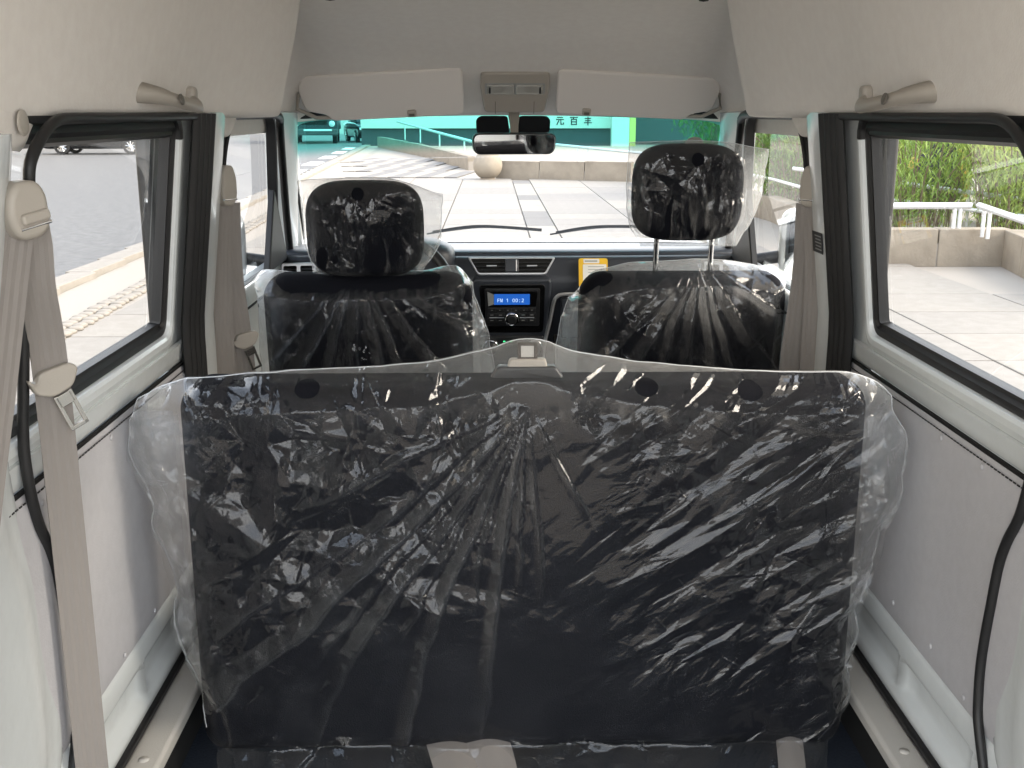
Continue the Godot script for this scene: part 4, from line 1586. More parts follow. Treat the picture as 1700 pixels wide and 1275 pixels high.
	mb.prism(rpoly([Vector2(-0.026, 0.018), Vector2(0.036, 0.018), Vector2(0.040, 0.0), Vector2(-0.030, 0.0)], 0.006), -0.008, 0.008, 0.004, Transform3D(Basis.IDENTITY, Vector3(0.0, 1.178, z)))
	part(b, "tongue_body", mb, M.beige_plastic)
	for q in [[Vector3(-0.009, 1.205, z), Vector3(0.006, 0.036, 0.003)], [Vector3(0.019, 1.205, z), Vector3(0.006, 0.036, 0.003)], [Vector3(0.005, 1.221, z), Vector3(0.030, 0.006, 0.003)], [Vector3(0.005, 1.195, z), Vector3(0.030, 0.006, 0.003)]]:
		mb = MB.new()
		mb.rbox(q[0], q[1], 0.001)
		part(b, "tongue_plate", mb, M.dark_steel)
	mb = MB.new()
	mb.rbox(Vector3(0.005, 1.207, z - 0.003), Vector3(0.024, 0.026, 0.003), 0.001)
	part(b, "webbing", mb, M.step_plastic)
	base_at(b, Vector3(0, 1.14, z))
	# flat belt ends lying on the floor behind the bench
	for q in [[-0.136, -0.02, 0.082, -0.18], [-0.066, 0.03, 0.078, -0.14], [0.478, 0.0, 0.048, 0.12]]:
		var s := thing("belt_strap", ("flat beige belt end behind the bench, the one partly under a fold of film" if q[0] < -0.1 else "flat beige belt end behind the bench, the uncovered one beside the middle") if q[0] < 0.3 else "short beige belt end under the plastic at the bench's plaza-side corner", "strap", "loose belt ends")
		mb = MB.new()
		var rows := []
		for a in 9:
			var u := a / 8.0
			var r := PackedVector3Array()
			for w in 7:
				var x: float = q[0] + (w / 6.0 - 0.5) * q[2] + q[3] * u * -0.25
				r.append(Vector3(x, 0.505 - 0.045 * u + 0.012 * sin(w / 6.0 * PI) + 0.004 * sin(u * 5.0 + q[1] * 40.0), -1.735 + 0.17 * u))
			rows.append(r)
		mb.grid(rows, Vector3.UP, 0.002)
		part(s, "webbing", mb, M.webbing)
		base_at(s, Vector3(q[0], 0.455, -1.65))
	# printed sticker on the passenger-side middle pillar
	var st := thing("pillar_sticker", "small black printed sticker on the passenger-side middle pillar", "sticker")
	var sb := Basis(Vector3.UP, -PI / 2) * Basis(Vector3.RIGHT, 0.12)
	var sc := Vector3(wx(1.335) - 0.0292, 1.335, -2.275)
	mb = MB.new()
	mb.rbox(sc, Vector3(0.070, 0.044, 0.0008), 0.0002, sb)
	part(st, "backing", mb, M.print_black)
	mb = MB.new()
	for k in 5:
		mb.rbox(sc + sb * Vector3(0.006, 0.014 - k * 0.007, 0.0006), Vector3(0.044 - 0.008 * (k % 2), 0.0026, 0.0004), 0.0001, sb)
	part(st, "printed_lines", mb, M.label_grey)
	base_at(st, sc)

func _tongue(b: Node3D, at: Vector3, bs: Basis, tilt: float) -> void:
	var t := group3(b, "belt_tongue")
	bs = bs.scaled(Vector3.ONE * 0.84)
	var mb := MB.new()
	mb.prism(rpoly([Vector2(-0.040, 0.012), Vector2(-0.026, -0.002), Vector2(-0.020, 0.016), Vector2(0.030, 0.024), Vector2(0.042, 0.014), Vector2(0.030, -0.014), Vector2(-0.002, -0.026), Vector2(-0.028, -0.018)], 0.009), -0.006, 0.008, 0.004, Transform3D(bs, at))
	part(t, "tongue_body", mb, M.beige_plastic)
	var b2 := bs * Basis(Vector3.BACK, 0.32)
	var c := at + bs * Vector3(0.014, -0.030, 0.002)
	for q in [[Vector3(-0.012, -0.024, 0), Vector3(0.007, 0.062, 0.003)], [Vector3(0.012, -0.024, 0), Vector3(0.007, 0.062, 0.003)], [Vector3(0, -0.052, 0), Vector3(0.030, 0.007, 0.003)], [Vector3(0, -0.004, 0), Vector3(0.026, 0.020, 0.003)]]:
		mb = MB.new()
		mb.rbox(c + b2 * q[0], q[1] * 0.84, 0.001, b2.orthonormalized())
		part(t, "steel_plate", mb, M.steel)

# ---------------------------------------------------------------- plastic covers
func film_sheet(o: Node, called: String, nx: int, ny: int, L: Array, R: Array, T: Array, yb: float, zf: Callable, holes: Array, uv0: Vector2, rot := 0.0) -> void:
	# L, R: [[y, x], ...] ascending in y; T: [[x, y], ...] ascending in x
	var xl0: float = lerp_knots(L, 9.0)
	var xr0: float = lerp_knots(R, 9.0)
	var pos := PackedVector3Array()
	var uvs := PackedVector2Array()
	var hole := PackedByteArray()
	var cr := cos(rot)
	var sr := sin(rot)
	for a in ny + 1:
		var v := float(a) / ny
		for b in nx + 1:
			var u := float(b) / nx
			var yt := smooth_knots(T, lerpf(xl0, xr0, u))
			var y := lerpf(yt, yb, v)
			var x := lerpf(smooth_knots(L, y), smooth_knots(R, y), u)
			var ins := 0
			for h in holes:
				var d := Vector2((x - h[0]) / h[2], (y - h[1]) / h[3])
				var l := d.length()
				if l < 1.0:
					ins = 1
					if l > 0.6 and l > 0.001:
						d = d / l
						x = h[0] + d.x * h[2]
						y = h[1] + d.y * h[3]
			hole.append(ins)
			pos.append(zf.call(x, y, u, v, yt))
			if nx > 250: uvs.append(Vector2((x + 0.7) / 1.4, (y - 0.42) / 0.83))
			else: uvs.append(uv0 + Vector2(x * cr - y * sr, x * sr + y * cr) / CTILE)
	var mb := MB.new()
	var w := nx + 1
	var nn := PackedVector3Array()
	nn.resize(pos.size())
	for a in ny + 1:
		for b in w:
			var du := pos[a * w + mini(b + 1, nx)] - pos[a * w + maxi(b - 1, 0)]
			var dv := pos[mini(a + 1, ny) * w + b] - pos[maxi(a - 1, 0) * w + b]
			nn[a * w + b] = dv.cross(du).normalized()
	mb.v = pos
	mb.n = nn
	mb.t = uvs
	var ix := PackedInt32Array()
	for a in ny:
		for b in nx:
			var k := a * w + b
			if hole[k] + hole[k + 1] + hole[k + w] + hole[k + w + 1] > 3:
				continue
			ix.append(k); ix.append(k + 1); ix.append(k + w + 1)
			ix.append(k); ix.append(k + w + 1); ix.append(k + w)
	mb.i = ix
	part(o, called, mb, M.bench_film if called == "front_sheet" and nx > 250 else M.film)
	if called == "front_sheet":
		# sealed edge of the bag: added bead, its white standing in for caught light
		var rim := []
		for a in range(int(ny * 0.86), 0, -4): rim.append(pos[a * w])
		for b in range(0, nx, 4): rim.append(pos[b])
		for a in range(0, int(ny * 0.86), 4): rim.append(pos[a * w + nx])
		var eb := MB.new()
		eb.tube(rim, 0.0009, 5, Vector3(0.05, 0.1, 1))
		part(o, "sealed_edge", eb, M.film_edge)

func tri_wave(x: float) -> float:
	return absf(fposmod(x, 1.0) * 2.0 - 1.0) * 2.0 - 1.0

func edge_rise(u: float, v: float, width: float, d_top: float, wid: float, topd: float) -> float:
	var d := minf(minf(u, 1.0 - u) * width / wid, d_top / topd)
	return pow(clampf(d, 0.0, 1.0), 0.6)

# folds fanning out from a point: [angle from straight down, strip half width, height, reach]
var FAN := [[-1.12, 0.010, 0.006, 0.45], [-0.92, 0.012, 0.009, 0.70], [-0.76, 0.016, 0.013, 0.98], [-0.645, 0.008, 0.006, 0.66], [-0.56, 0.014, 0.012, 0.92], [-0.45, 0.007, 0.006, 0.52], [-0.36, 0.013, 0.012, 0.78], [-0.26, 0.007, 0.006, 0.44], [-0.17, 0.013, 0.012, 0.74], [-0.06, 0.007, 0.006, 0.40], [0.05, 0.009, 0.006, 0.42], [0.50, 0.009, 0.005, 0.28]]

func fan(x: float, y: float, cx: float, cy: float, k: float, list: Array) -> float:
	var dx := x - cx
	var dy := cy - y
	var r := sqrt(dx * dx + dy * dy)
	if r < 0.01: return 0.0
	var a := atan2(dx, dy)
	var h := 0.0
	for f in list:
		var w: float = (a - f[0] - 0.035 * sin(r * 5.0 + f[0] * 7.0) - 0.02 * facets(r * 0.7, f[0] * 2.3)) * r / (f[1] * (0.6 + r))
		if w > -1.0 and w < 1.0 and r < f[3]:
			# each fold is a long tilted strip that ends in a sharp lip
			h += f[2] * ((w + 1.0) / 1.7 if w < 0.7 else (1.0 - w) / 0.3) * minf(1.0, r / 0.08) * minf(1.0, (f[3] - r) / 0.12) * (0.8 + 0.35 * facets(r * 0.9 + f[0], f[0] * 3.1))
	return h * k

func bench_amp(x: float, y: float) -> float:
	var left := clampf((-x + 0.06) / 0.22, 0.0, 1.0) * clampf((y - 0.66) / 0.16, 0.0, 1.0)
	var right := clampf((x - 0.02) / 0.22, 0.0, 1.0) * clampf((y - 0.52) / 0.2, 0.0, 1.0)
	var top := clampf((y - 0.98) / 0.10, 0.0, 1.0) * clampf(absf(x) / 0.12, 0.25, 1.0)
	var corner := clampf((absf(x) - 0.35) / 0.15, 0.0, 1.0) * clampf((0.66 - y) / 0.1, 0.0, 1.0)
	return 0.0007 + 0.0095 * left + 0.0075 * right + 0.004 * top + 0.005 * corner + 0.010 * clampf((absf(x) - 0.565) / 0.03, 0.0, 1.0) + 0.006 * clampf((0.53 - y) / 0.03, 0.0, 1.0)

# fine relief of the bench film over x -0.7..0.7, y 0.42..1.25: facets and creases, strong where the film is crushed, weak where it hangs taut
const RW := 1400
const RH := 830
func _bench_relief() -> ImageTexture:
	var px := PackedFloat32Array()
	px.resize(RW * RH)
	for b in RH:
		var y := 0.42 + 0.83 * (b + 0.5) / RH
		for a in RW:
			var x := -0.7 + 1.4 * (a + 0.5) / RW
			var amp := bench_amp(x, y)
			# creases on the plaza half run up to the corner, those on the road half lie every way
			var k := clampf(x / 0.24 + 0.3, 0.0, 1.0)
			var h := 0.0
			if k < 1.0: h += (1.0 - k) * facets(x * 0.95 + 0.13, y * 0.9 + 0.31)
			if k > 0.0: h += k * facets((x * 0.80 + y * 0.60) * 0.5 + 0.4, (-x * 0.60 + y * 0.80) * 1.7 + 0.1)
			px[b * RW + a] = 0.5 + (amp * h + (0.0035 + 0.75 * amp) * (sample(crease, x, y) - 0.5)) / 0.04
	return ImageTexture.create_from_image(Image.create_from_data(RW, RH, false, Image.FORMAT_RF, px.to_byte_array()))

func bench_front(x: float, y: float, u: float, v: float, yt: float) -> Vector3:
	var s := edge_rise(u, v, 1.3, yt - y, 0.055, 0.055)
	var z := lerpf(-1.788, -1.713, s)
	z += 0.004 + bench_amp(x, y) * 0.35 * facets(x * 0.95 + 0.13, y * 0.9 + 0.31)
	z += fan(x, y, 0.0, 1.14, s, FAN)
	# gathers along the elastic under the top edge
	var g := exp(-pow((y - 1.118) / 0.014, 2.0)) * clampf((0.34 - absf(x)) / 0.08, 0.0, 1.0)
	z += 0.007 * g * facets(x * 3.1 + 0.7, 0.3 + y * 0.4) * (0.5 + 0.5 * absf(sin(x * 13.0)))
	# loose wings beside the cushion
	var wing := clampf((absf(x) - 0.575) / 0.04, 0.0, 1.0)
	z += wing * (0.011 * facets(x * 1.2 + 0.5, y * 0.9) + 0.006 * sin(y * 21.0 + x * 9.0))
	# soft hanging folds low down
	var low := clampf((0.72 - y) / 0.2, 0.0, 1.0)
	z += low * 0.006 * (sin(x * 17.0 + y * 6.0) + 0.6 * sin(x * 41.0 - y * 11.0))
	# the hem spreads on the floor
	z += 1.1 * maxf(0.0, 0.51 - y)
	# the film rests on the cushion
	var dx := maxf(0.0, absf(x) - 0.531)
	var dy := maxf(0.0, absf(y - 0.825) - 0.295)
	var dd := 0.045 * 0.045 - dx * dx - dy * dy
	if dd > 0.0: z = maxf(z, BENCH_Z - 0.045 + sqrt(dd) + 0.003)
	return Vector3(x, maxf(y, 0.456), z)

func bench_back(x: float, y: float, u: float, v: float, yt: float) -> Vector3:
	var s := edge_rise(u, v, 1.3, yt - y, 0.07, 0.06)
	return Vector3(x, y, lerpf(-1.790, -1.872, s) - 0.02 * (crumple(x * 0.5, y * 0.5 + 0.4) - 0.4))

func wob(k: Array, amp: float, sd: float, n := 40) -> Array:
	var o := []
	for j in n + 1:
		var t := lerpf(k[0][0], k[-1][0], float(j) / n)
		o.append([t, smooth_knots(k, t) + amp * 0.45 * facets(t * 1.3 + sd, sd * 3.7)])
	return o

func _plastic_covers() -> void:
	var f := thing("plastic_cover", "large crumpled clear plastic bag pulled over the rear bench", "plastic cover", "protective plastic covers")
	var L := wob([[0.44, -0.540], [0.526, -0.562], [0.615, -0.585], [0.719, -0.612], [0.787, -0.618], [0.93, -0.645], [1.005, -0.662], [1.088, -0.662], [1.14, -0.645]], 0.028, 0.2, 60)
	var R := wob([[0.44, 0.54], [0.482, 0.56], [0.543, 0.590], [0.684, 0.595], [0.765, 0.605], [0.91, 0.645], [0.996, 0.662], [1.054, 0.658], [1.11, 0.635]], 0.024, 0.6, 60)
	var T := wob([[-0.66, 1.125], [-0.62, 1.150], [-0.57, 1.166], [-0.398, 1.178], [-0.174, 1.191], [-0.06, 1.212], [-0.02, 1.228], [0.004, 1.231], [0.03, 1.229], [0.07, 1.214], [0.183, 1.192], [0.389, 1.175], [0.566, 1.168], [0.62, 1.142], [0.65, 1.10]], 0.004, 0.8, 60)
	film_sheet(f, "front_sheet", 400, 230, L, R, T, 0.44, bench_front, [[-0.36, 1.158, 0.021, 0.013], [0.200, 1.160, 0.020, 0.013], [0.372, 1.152, 0.021, 0.014]], Vector2.ZERO)
	film_sheet(f, "back_sheet", 120, 70, L, R, T, 0.47, bench_back, [], Vector2(0.3, 0.2), 0.7)
	# spare film bunched between the two sheets at both sides
	for sg: float in [-1.0, 1.0]:
		for k in 3:
			var gl := []
			var gr := []
			for j in 31:
				var y := lerpf(0.50, 1.12, j / 30.0)
				var edge := absf(smooth_knots(L if sg < 0 else R, y)) - 0.006 - 0.006 * k
				var inn := minf(edge - 0.02, 0.585)
				gl.append([y, -edge if sg < 0 else inn])
				gr.append([y, -inn if sg < 0 else edge])
			var zg := func(x: float, y: float, _u: float, _v: float, _t: float) -> Vector3:
				return Vector3(x, y, -1.752 - 0.018 * k + 0.013 * facets(x * 1.7 + 0.21 * k, y * 1.0 + 0.37 * k + sg))
			film_sheet(f, "side_gusset", 36, 150, gl, gr, [[-0.7, 1.118 - 0.012 * k], [0.7, 1.118 - 0.012 * k]], 0.50, zg, [], Vector2(0.17 * k, 0.4 * sg), 0.5 * k)
	base_at(f, Vector3(0, 0.45, -1.79))
	# backrest bags of the two front seats
	for sg: float in [-1.0, 1.0]:
		var cx := -0.352 if sg < 0 else 0.405
		f = thing("plastic_cover", "clear plastic bag over the driver's backrest" if sg < 0 else "clear plastic bag over the passenger backrest", "plastic cover", "protective plastic covers")
		if sg < 0:
			L = wob([[0.85, -0.615], [1.0, -0.622], [1.205, -0.628]], 0.012, 0.3)
			R = wob([[0.85, -0.045], [0.95, -0.048], [1.08, -0.066], [1.20, -0.098]], 0.016, 0.9)
			T = wob([[-0.628, 1.207], [-0.61, 1.232], [-0.5, 1.223], [-0.22, 1.228], [-0.135, 1.24], [-0.098, 1.20]], 0.005, 0.5)
		else:
			L = wob([[0.85, 0.105], [0.95, 0.103], [1.08, 0.112], [1.165, 0.135]], 0.016, 0.4)
			R = wob([[0.85, 0.662], [0.98, 0.666], [1.07, 0.668], [1.2, 0.664]], 0.008, 0.1)
			T = wob([[0.135, 1.165], [0.186, 1.222], [0.26, 1.243], [0.349, 1.253], [0.493, 1.253], [0.61, 1.236], [0.664, 1.20]], 0.005, 0.7)
		var fl := [[-0.75, 0.016, 0.012, 0.5], [-0.5, 0.02, 0.014, 0.5], [-0.27, 0.014, 0.012, 0.5], [-0.08, 0.018, 0.012, 0.45], [0.15, 0.016, 0.014, 0.5], [0.36, 0.014, 0.011, 0.5], [0.62, 0.02, 0.012, 0.5], [0.95, 0.014, 0.01, 0.4]]
		var zf := func(x: float, y: float, u: float, v: float, yt: float) -> Vector3:
			var s := edge_rise(u, v, 0.56, yt - y, 0.05, 0.05)
			var z := lerpf(-2.615, -2.545 + 0.1 * (y - 0.93), s)
			z += 0.004 * facets(x * 1.1 + sg * 0.2, y * 0.8) + 0.003 * s + fan(x, y, cx + 0.02 * sg, 1.27, s, fl)
			z += 0.005 * exp(-pow((y - 1.19) / 0.02, 2.0)) * facets(x * 3.0 + 0.2 * sg, y * 0.5)
			return Vector3(x, y, z)
		film_sheet(f, "front_sheet", 190, 120, L, R, T, 0.85, zf, [], Vector2(0.37 * sg, 0.55), 0.4)
		var zb := func(x: float, y: float, u: float, v: float, yt: float) -> Vector3:
			var s := edge_rise(u, v, 0.56, yt - y, 0.05, 0.05)
			return Vector3(x, y, lerpf(-2.615, -2.70, s) + 0.012 * (crumple(x * 0.6, y * 0.6) - 0.4))
		film_sheet(f, "back_sheet", 60, 40, L, R, T, 0.85, zb, [], Vector2(0.1, 0.8), 1.1)
		base_at(f, Vector3(cx, 0.85, -2.6))
		# headrest bags
		f = thing("plastic_cover", "clear plastic bag over the low driver's headrest" if sg < 0 else "clear plastic bag over the raised passenger headrest", "plastic cover", "protective plastic covers")
		var hy := 1.335 if sg < 0 else 1.418
		var hx := 0.138 if sg < 0 else 0.13
		var yb := 1.222 if sg < 0 else 1.290
		if sg < 0:
			L = wob([[1.222, -0.478], [1.30, -0.497], [1.39, -0.498], [1.448, -0.505]], 0.008, 0.15)
			R = wob([[1.222, -0.225], [1.30, -0.178], [1.38, -0.172], [1.418, -0.170]], 0.010, 0.35)
			T = wob([[-0.505, 1.447], [-0.44, 1.452], [-0.30, 1.453], [-0.24, 1.438], [-0.17, 1.415]], 0.003, 0.75)
		else:
			L = wob([[1.29, 0.300], [1.34, 0.272], [1.42, 0.262], [1.535, 0.264]], 0.006, 0.25)
			R = wob([[1.29, 0.53], [1.34, 0.556], [1.42, 0.582], [1.518, 0.590]], 0.010, 0.55)
			T = wob([[0.264, 1.532], [0.34, 1.536], [0.48, 1.535], [0.59, 1.517]], 0.003, 0.95)
		var hf := func(x: float, y: float, u: float, v: float, yt: float) -> Vector3:
			var q := pow(absf((x - cx) / (hx * 1.06)), 3.2) + pow(absf((y - hy) / 0.12), 3.2)
			var s := pow(maxf(0.0, 1.0 - q), 0.3) * 0.052
			var e := edge_rise(u, v, 0.30, minf(yt - y, (y - yb) * 1.6), 0.05, 0.04)
			var z := -2.575 + 0.1 * (y - hy) + maxf(s + 0.004, 0.03 * e) * minf(1.0, e * 3.0)
			var dn := clampf((hy + 0.05 - y) / 0.12, 0.0, 1.0)
			z += 0.0075 * dn * e * facets(x * 2.3 + 0.3 * sg, y * 0.55 + 0.2)
			z += (0.002 + 0.006 * dn) * facets(x * 1.6 + 0.3 * sg, y * 0.9) * minf(1.0, e * 2.0)
			return Vector3(x, y, z)
		var hole := [[cx + (-0.008 if sg < 0 else 0.012), hy + (0.084 if sg < 0 else 0.078), 0.0145, 0.0155]]
		film_sheet(f, "front_sheet", 130, 100, L, R, T, yb, hf, hole, Vector2(0.6 * sg, 0.15), 0.9)
		var hb := func(x: float, y: float, u: float, v: float, yt: float) -> Vector3:
			var e := edge_rise(u, v, 0.30, minf(yt - y, (y - yb) * 1.6), 0.06, 0.05)
			return Vector3(x, y, -2.575 + 0.1 * (y - hy) - 0.060 * e + 0.006 * (crumple(x * 0.8, y * 0.8) - 0.4))
		film_sheet(f, "back_sheet", 50, 40, L, R, T, yb, hb, [], Vector2(0.2, 0.2), 0.3)
		base_at(f, Vector3(cx, yb, -2.575))

# ---------------------------------------------------------------- outside
func poly_at(k: Array, z: float) -> float:
	return lerp_knots(k, z)

const KERB := [[-90.0, -8.4], [-56.4, -6.45], [-28.84, -5.01], [-14.47, -4.44], [-9.75, -4.31], [-4.0, -4.2], [12.0, -4.0]]
const COBBLE := [[-90.0, -7.2], [-50.7, -5.28], [-29.39, -4.15], [-11.17, -3.47], [-8.24, -3.38], [-4.0, -3.25], [12.0, -3.1]]

func ribbon(zs: Array, lo: Array, hi: Array, y: float, a: float, b: float) -> MB:
	var mb := MB.new()
	var rows := []
	for z in zs:
		var r := PackedVector3Array()
		for k in 5: r.append(Vector3(lerpf(lerp_knots(lo, z) + a, lerp_knots(hi, z) + b, k / 4.0), y, z))
		rows.append(r)
	mb.grid(rows, Vector3.UP)
	return mb

func _outside() -> void:
	var rg := RandomNumberGenerator.new()
	rg.seed = 11
	var mb := MB.new()
	var rows := []
	for a in 9:
		var r := PackedVector3Array()
		for b in 9: r.append(Vector3(lerpf(-420, 420, b / 8.0), -0.045, lerpf(-420, 420, a / 8.0)))
		rows.append(r)
	mb.grid(rows, Vector3.UP)
	structure(part(self, "ground", mb, M.concrete))
	var zs := []
	for k in 60: zs.append(lerpf(12.0, -88.0, k / 59.0))
	var far_left := [[-90.0, -60.0], [12.0, -60.0]]
	structure(part(self, "road", ribbon(zs, far_left, KERB, -0.035, 0.0, 0.0), M.asphalt))
	# plaza with its paving slabs
	var pav := group3(self, "pavement")
	structure(pav)
	zs = []
	for k in 40: zs.append(lerpf(12.0, -60.0, k / 39.0))
	part(pav, "bedding", ribbon(zs, KERB, [[-60.0, 14.0], [12.0, 14.0]], -0.025, 0.28, 0.0), M.bedding)
	var kinds := []
	for k in 3:
		for s in 2:
			var sb := MB.new()
			sb.rbox(Vector3.ZERO, Vector3(1.185, 0.03, 0.885 if s == 0 else 1.785), 0.006, Basis.IDENTITY, 1)
			kinds.append(sb.mesh(M["slab_%d" % k]))
	var dk := MB.new()
	dk.rbox(Vector3.ZERO, Vector3(0.40, 0.03, 1.185), 0.006, Basis.IDENTITY, 1)
	var dark := dk.mesh(M.slab_dark)
	var lk := dk.mesh(M.slab_2)
	var z := -5.6
	var row := 0
	while z > -27.0:
		for cidx in 8:
			var x := -2.55 + cidx * 1.2 + (0.42 if cidx > 2 else 0.0)
			var s := 1 if z < -19.0 else 0
			if x > 3.6 and z < -12.2: continue
			if x > 4.6 and z < -9.5: continue
			inst(pav, "slab", kinds[rg.randi_range(0, 2) * 2 + s], Vector3(x, -0.008 + rg.randf_range(-0.0015, 0.0015), z - (0.45 if s else 0.0)))
		z -= 0.9 if z > -19.0 else 1.8
		row += 1
	z = -5.6
	var n := 0
	while z > -27.0:
		inst(pav, "slab", dark if n % 4 == 1 or n % 7 == 3 else lk, Vector3(0.66, -0.0075, z))
		z -= 1.2
		n += 1
	# long pale and dark strips beyond, beside the parapet
	var sk := MB.new()
	sk.rbox(Vector3.ZERO, Vector3(0.34, 0.03, 2.9), 0.006, Basis.IDENTITY, 1)
	var s0 := sk.mesh(M.slab_2)
	var s1 := sk.mesh(M.slab_dark)
	for k in 8:
		for j in 4:
			var zz := -29.6 - j * 3.0
			inst(pav, "slab", s0 if k % 2 == 0 else s1, Vector3(-3.4 + k * 0.36 - j * 0.45, -0.009, zz), Basis(Vector3.UP, -0.15))
	# setts in the drain line along the footway
	var st := []
	for k in 4:
		var q := MB.new()
		q.superq(Vector3.ZERO, Vector3(rg.randf_range(0.05, 0.062), 0.022, rg.randf_range(0.045, 0.06)), 0.7, 0.5, Basis.IDENTITY, 10)
		st.append(q.mesh(M.sett_stone))
	for k in 115:
		for j in 2:
			var zz := -6.0 - k * 0.125
			inst(pav, "sett", st[rg.randi_range(0, 3)], Vector3(lerp_knots(COBBLE, zz) + j * 0.12 + rg.randf_range(-0.01, 0.01), -0.012 + rg.randf_range(-0.008, 0.006), zz + rg.randf_range(-0.01, 0.01)), Basis(Vector3.UP, rg.randf_range(-0.3, 0.3)))
	zs = []
	for k in 24: zs.append(lerpf(-20.3, -56.0, k / 23.0))
	var far := part(pav, "far_setts", ribbon(zs, COBBLE, COBBLE, -0.017, -0.05, 0.18), M.sett_stone)
	far.set_meta("kind", "stuff")
	# kerb stones
	var kb := thing("kerb", "pale kerb of long stones between the road and the footway", "kerb")
	var kmb := MB.new()
	kmb.rbox(Vector3.ZERO, Vector3(0.27, 0.14, 0.99), 0.012, Basis.IDENTITY, 1)
	var km := kmb.mesh(M.slab_2)
	for k in 56:
		var zz := -4.5 - k
		var ang := atan2(lerp_knots(KERB, zz - 0.5) - lerp_knots(KERB, zz + 0.5), 1.0)
		inst(kb, "kerb_stone", km, Vector3(lerp_knots(KERB, zz) + 0.13, -0.03 + rg.randf_range(-0.003, 0.003), zz), Basis(Vector3.UP, ang))
	base_at(kb, Vector3(-4.2, -0.035, -4.5))
	for k in 5:
		var md := thing("road_mark", "short white dash painted on the road along the kerb", "road mark", "white dashes along the kerb")
		var zz := -30.0 - k * 5.2
		mb = ribbon([zz, zz - 1.3, zz - 2.6], KERB, KERB, -0.030, -0.75, -0.25)
		part(md, "paint", mb, M.road_white)
	# parapet in runs: [x, z, height]
	_parapet("low pale stone parapet running beside the kerb toward the far vehicle", [[-5.4, -53.4, 0.52], [-2.73, -42.8, 0.44], [-0.62, -32.0, 0.40]], 3.2, rg)
	_parapet("low stone parapet beyond the plaza, straight behind the stone ball", [[0.10, -27.7, 0.46], [3.31, -26.2, 0.50]], 1.05, rg)
	_parapet("stone parapet with white handrail closing the plaza's side", [[3.6, -25.6, 0.48], [4.34, -16.7, 0.36], [4.12, -11.9, 0.40]], 1.7, rg)
	_parapet("short stone parapet facing the sliding window, joints dark", [[3.98, -11.76, 0.413], [5.56, -11.74, 0.413]], 0.79, rg)
	_parapet("stone parapet end running toward the van from the corner", [[5.60, -11.70, 0.41], [5.0, -8.6, 0.36]], 0.9, rg)
	# handrails
	_rail("thick white handrail tube on the parapet facing the sliding window", [[3.9, -11.72, 0.625], [5.12, -11.72, 0.625]], 0.036, 0.40, [0.12, 0.17, 0.86, 0.91])
	_rail("white handrail sloping toward the van past the parapet corner", [[5.2, -11.7, 0.63], [5.05, -10.2, 0.58], [4.8, -8.8, 0.52]], 0.034, 0.36, [0.06, 0.12, 0.5, 0.55])
	_rail("white handrail along the plaza's side parapet", [[3.5, -25.2, 0.72], [4.3, -16.9, 0.60], [4.1, -12.2, 0.60]], 0.024, 0.36, [0.1, 0.35, 0.6, 0.85])
	_rail("long white handrail on the ramp beyond the side parapet", [[4.4, -16.2, 0.80], [6.8, -13.4, 0.52], [7.4, -10.4, 0.45]], 0.03, 0.05, [0.15, 0.4, 0.65, 0.9])
	_rail("lower white rail on the ramp beyond the side parapet", [[4.4, -15.6, 0.54], [6.6, -13.0, 0.36], [7.2, -10.4, 0.30]], 0.026, 0.0, [0.2, 0.6])
	_rail("white handrail above the parapet behind the stone ball", [[-0.4, -29.2, 0.98], [3.7, -27.4, 0.62]], 0.035, 0.45, [0.12, 0.4, 0.62, 0.68])
	_rail("white handrail descending beside the far parapet", [[-4.6, -54.0, 1.18], [-0.5, -33.4, 0.72]], 0.045, 0.45, [0.15, 0.4, 0.65, 0.9])
	# stone ball
	var ball := thing("stone_ball", "big pale stone ball standing before the parapet", "stone ball")
	mb = MB.new()
	mb.superq(Vector3(-0.14, 0.35, -27.2), Vector3(0.36, 0.36, 0.36), 1.0, 1.0, Basis.IDENTITY, 40)
	part(ball, "ball", mb, M.wall_stone)
	mb = MB.new()
	mb.lathe([Vector2(0.0, 0.06), Vector2(0.16, 0.06), Vector2(0.2, 0.0)], Transform3D(Basis.IDENTITY, Vector3(-0.14, -0.005, -27.2)), 24)
	part(ball, "foot", mb, M.wall_stone)
	base_at(ball, Vector3(-0.14, 0, -27.2))
	# shop front
	var sh := thing("shop_front", "shop front across the sunken street, grey shutters under a pale sign band", "building")
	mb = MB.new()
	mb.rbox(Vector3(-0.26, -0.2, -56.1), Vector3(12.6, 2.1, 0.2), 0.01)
	part(sh, "shutter", mb, M.shop_grey)  # shade over the shutter is put into its dark grey base colour
	mb = MB.new()
	mb.rbox(Vector3(-0.26, 2.18, -55.95), Vector3(12.6, 2.7, 0.35), 0.02)
	part(sh, "sign_band", mb, M.shop_cream)
	mb = MB.new()
	mb.rbox(Vector3(6.35, 1.4, -55.2), Vector3(0.87, 4.2, 0.5), 0.02)
	part(sh, "pillar", mb, M.shop_cream)
	mb = MB.new()
	mb.rbox(Vector3(6.95, 1.4, -55.2), Vector3(0.31, 4.2, 0.46), 0.02)
	part(sh, "yellow_pillar_edge", mb, M.shop_yellow)
	_sign_marks(sh)
	mb = MB.new()
	mb.rbox(Vector3(11.6, 1.5, -60.0), Vector3(9.0, 6.0, 4.0), 0.05)
	part(sh, "side_wing", mb, M.shop_grey)
	base_at(sh, Vector3(0, -0.04, -56))
	_car("black car parked across the road, seen side-on", Vector3(-15.9, -0.035, -45.6), PI / 2 + 0.05, 1.0)
	_truck("big dark truck with a white bumper bar facing the plaza at the road's far end", Vector3(-9.55, -0.035, -60.0), 0.10)
	_car("small dark car behind the truck at the road's far end", Vector3(-7.2, -0.035, -64.5), 0.30, 1.1)
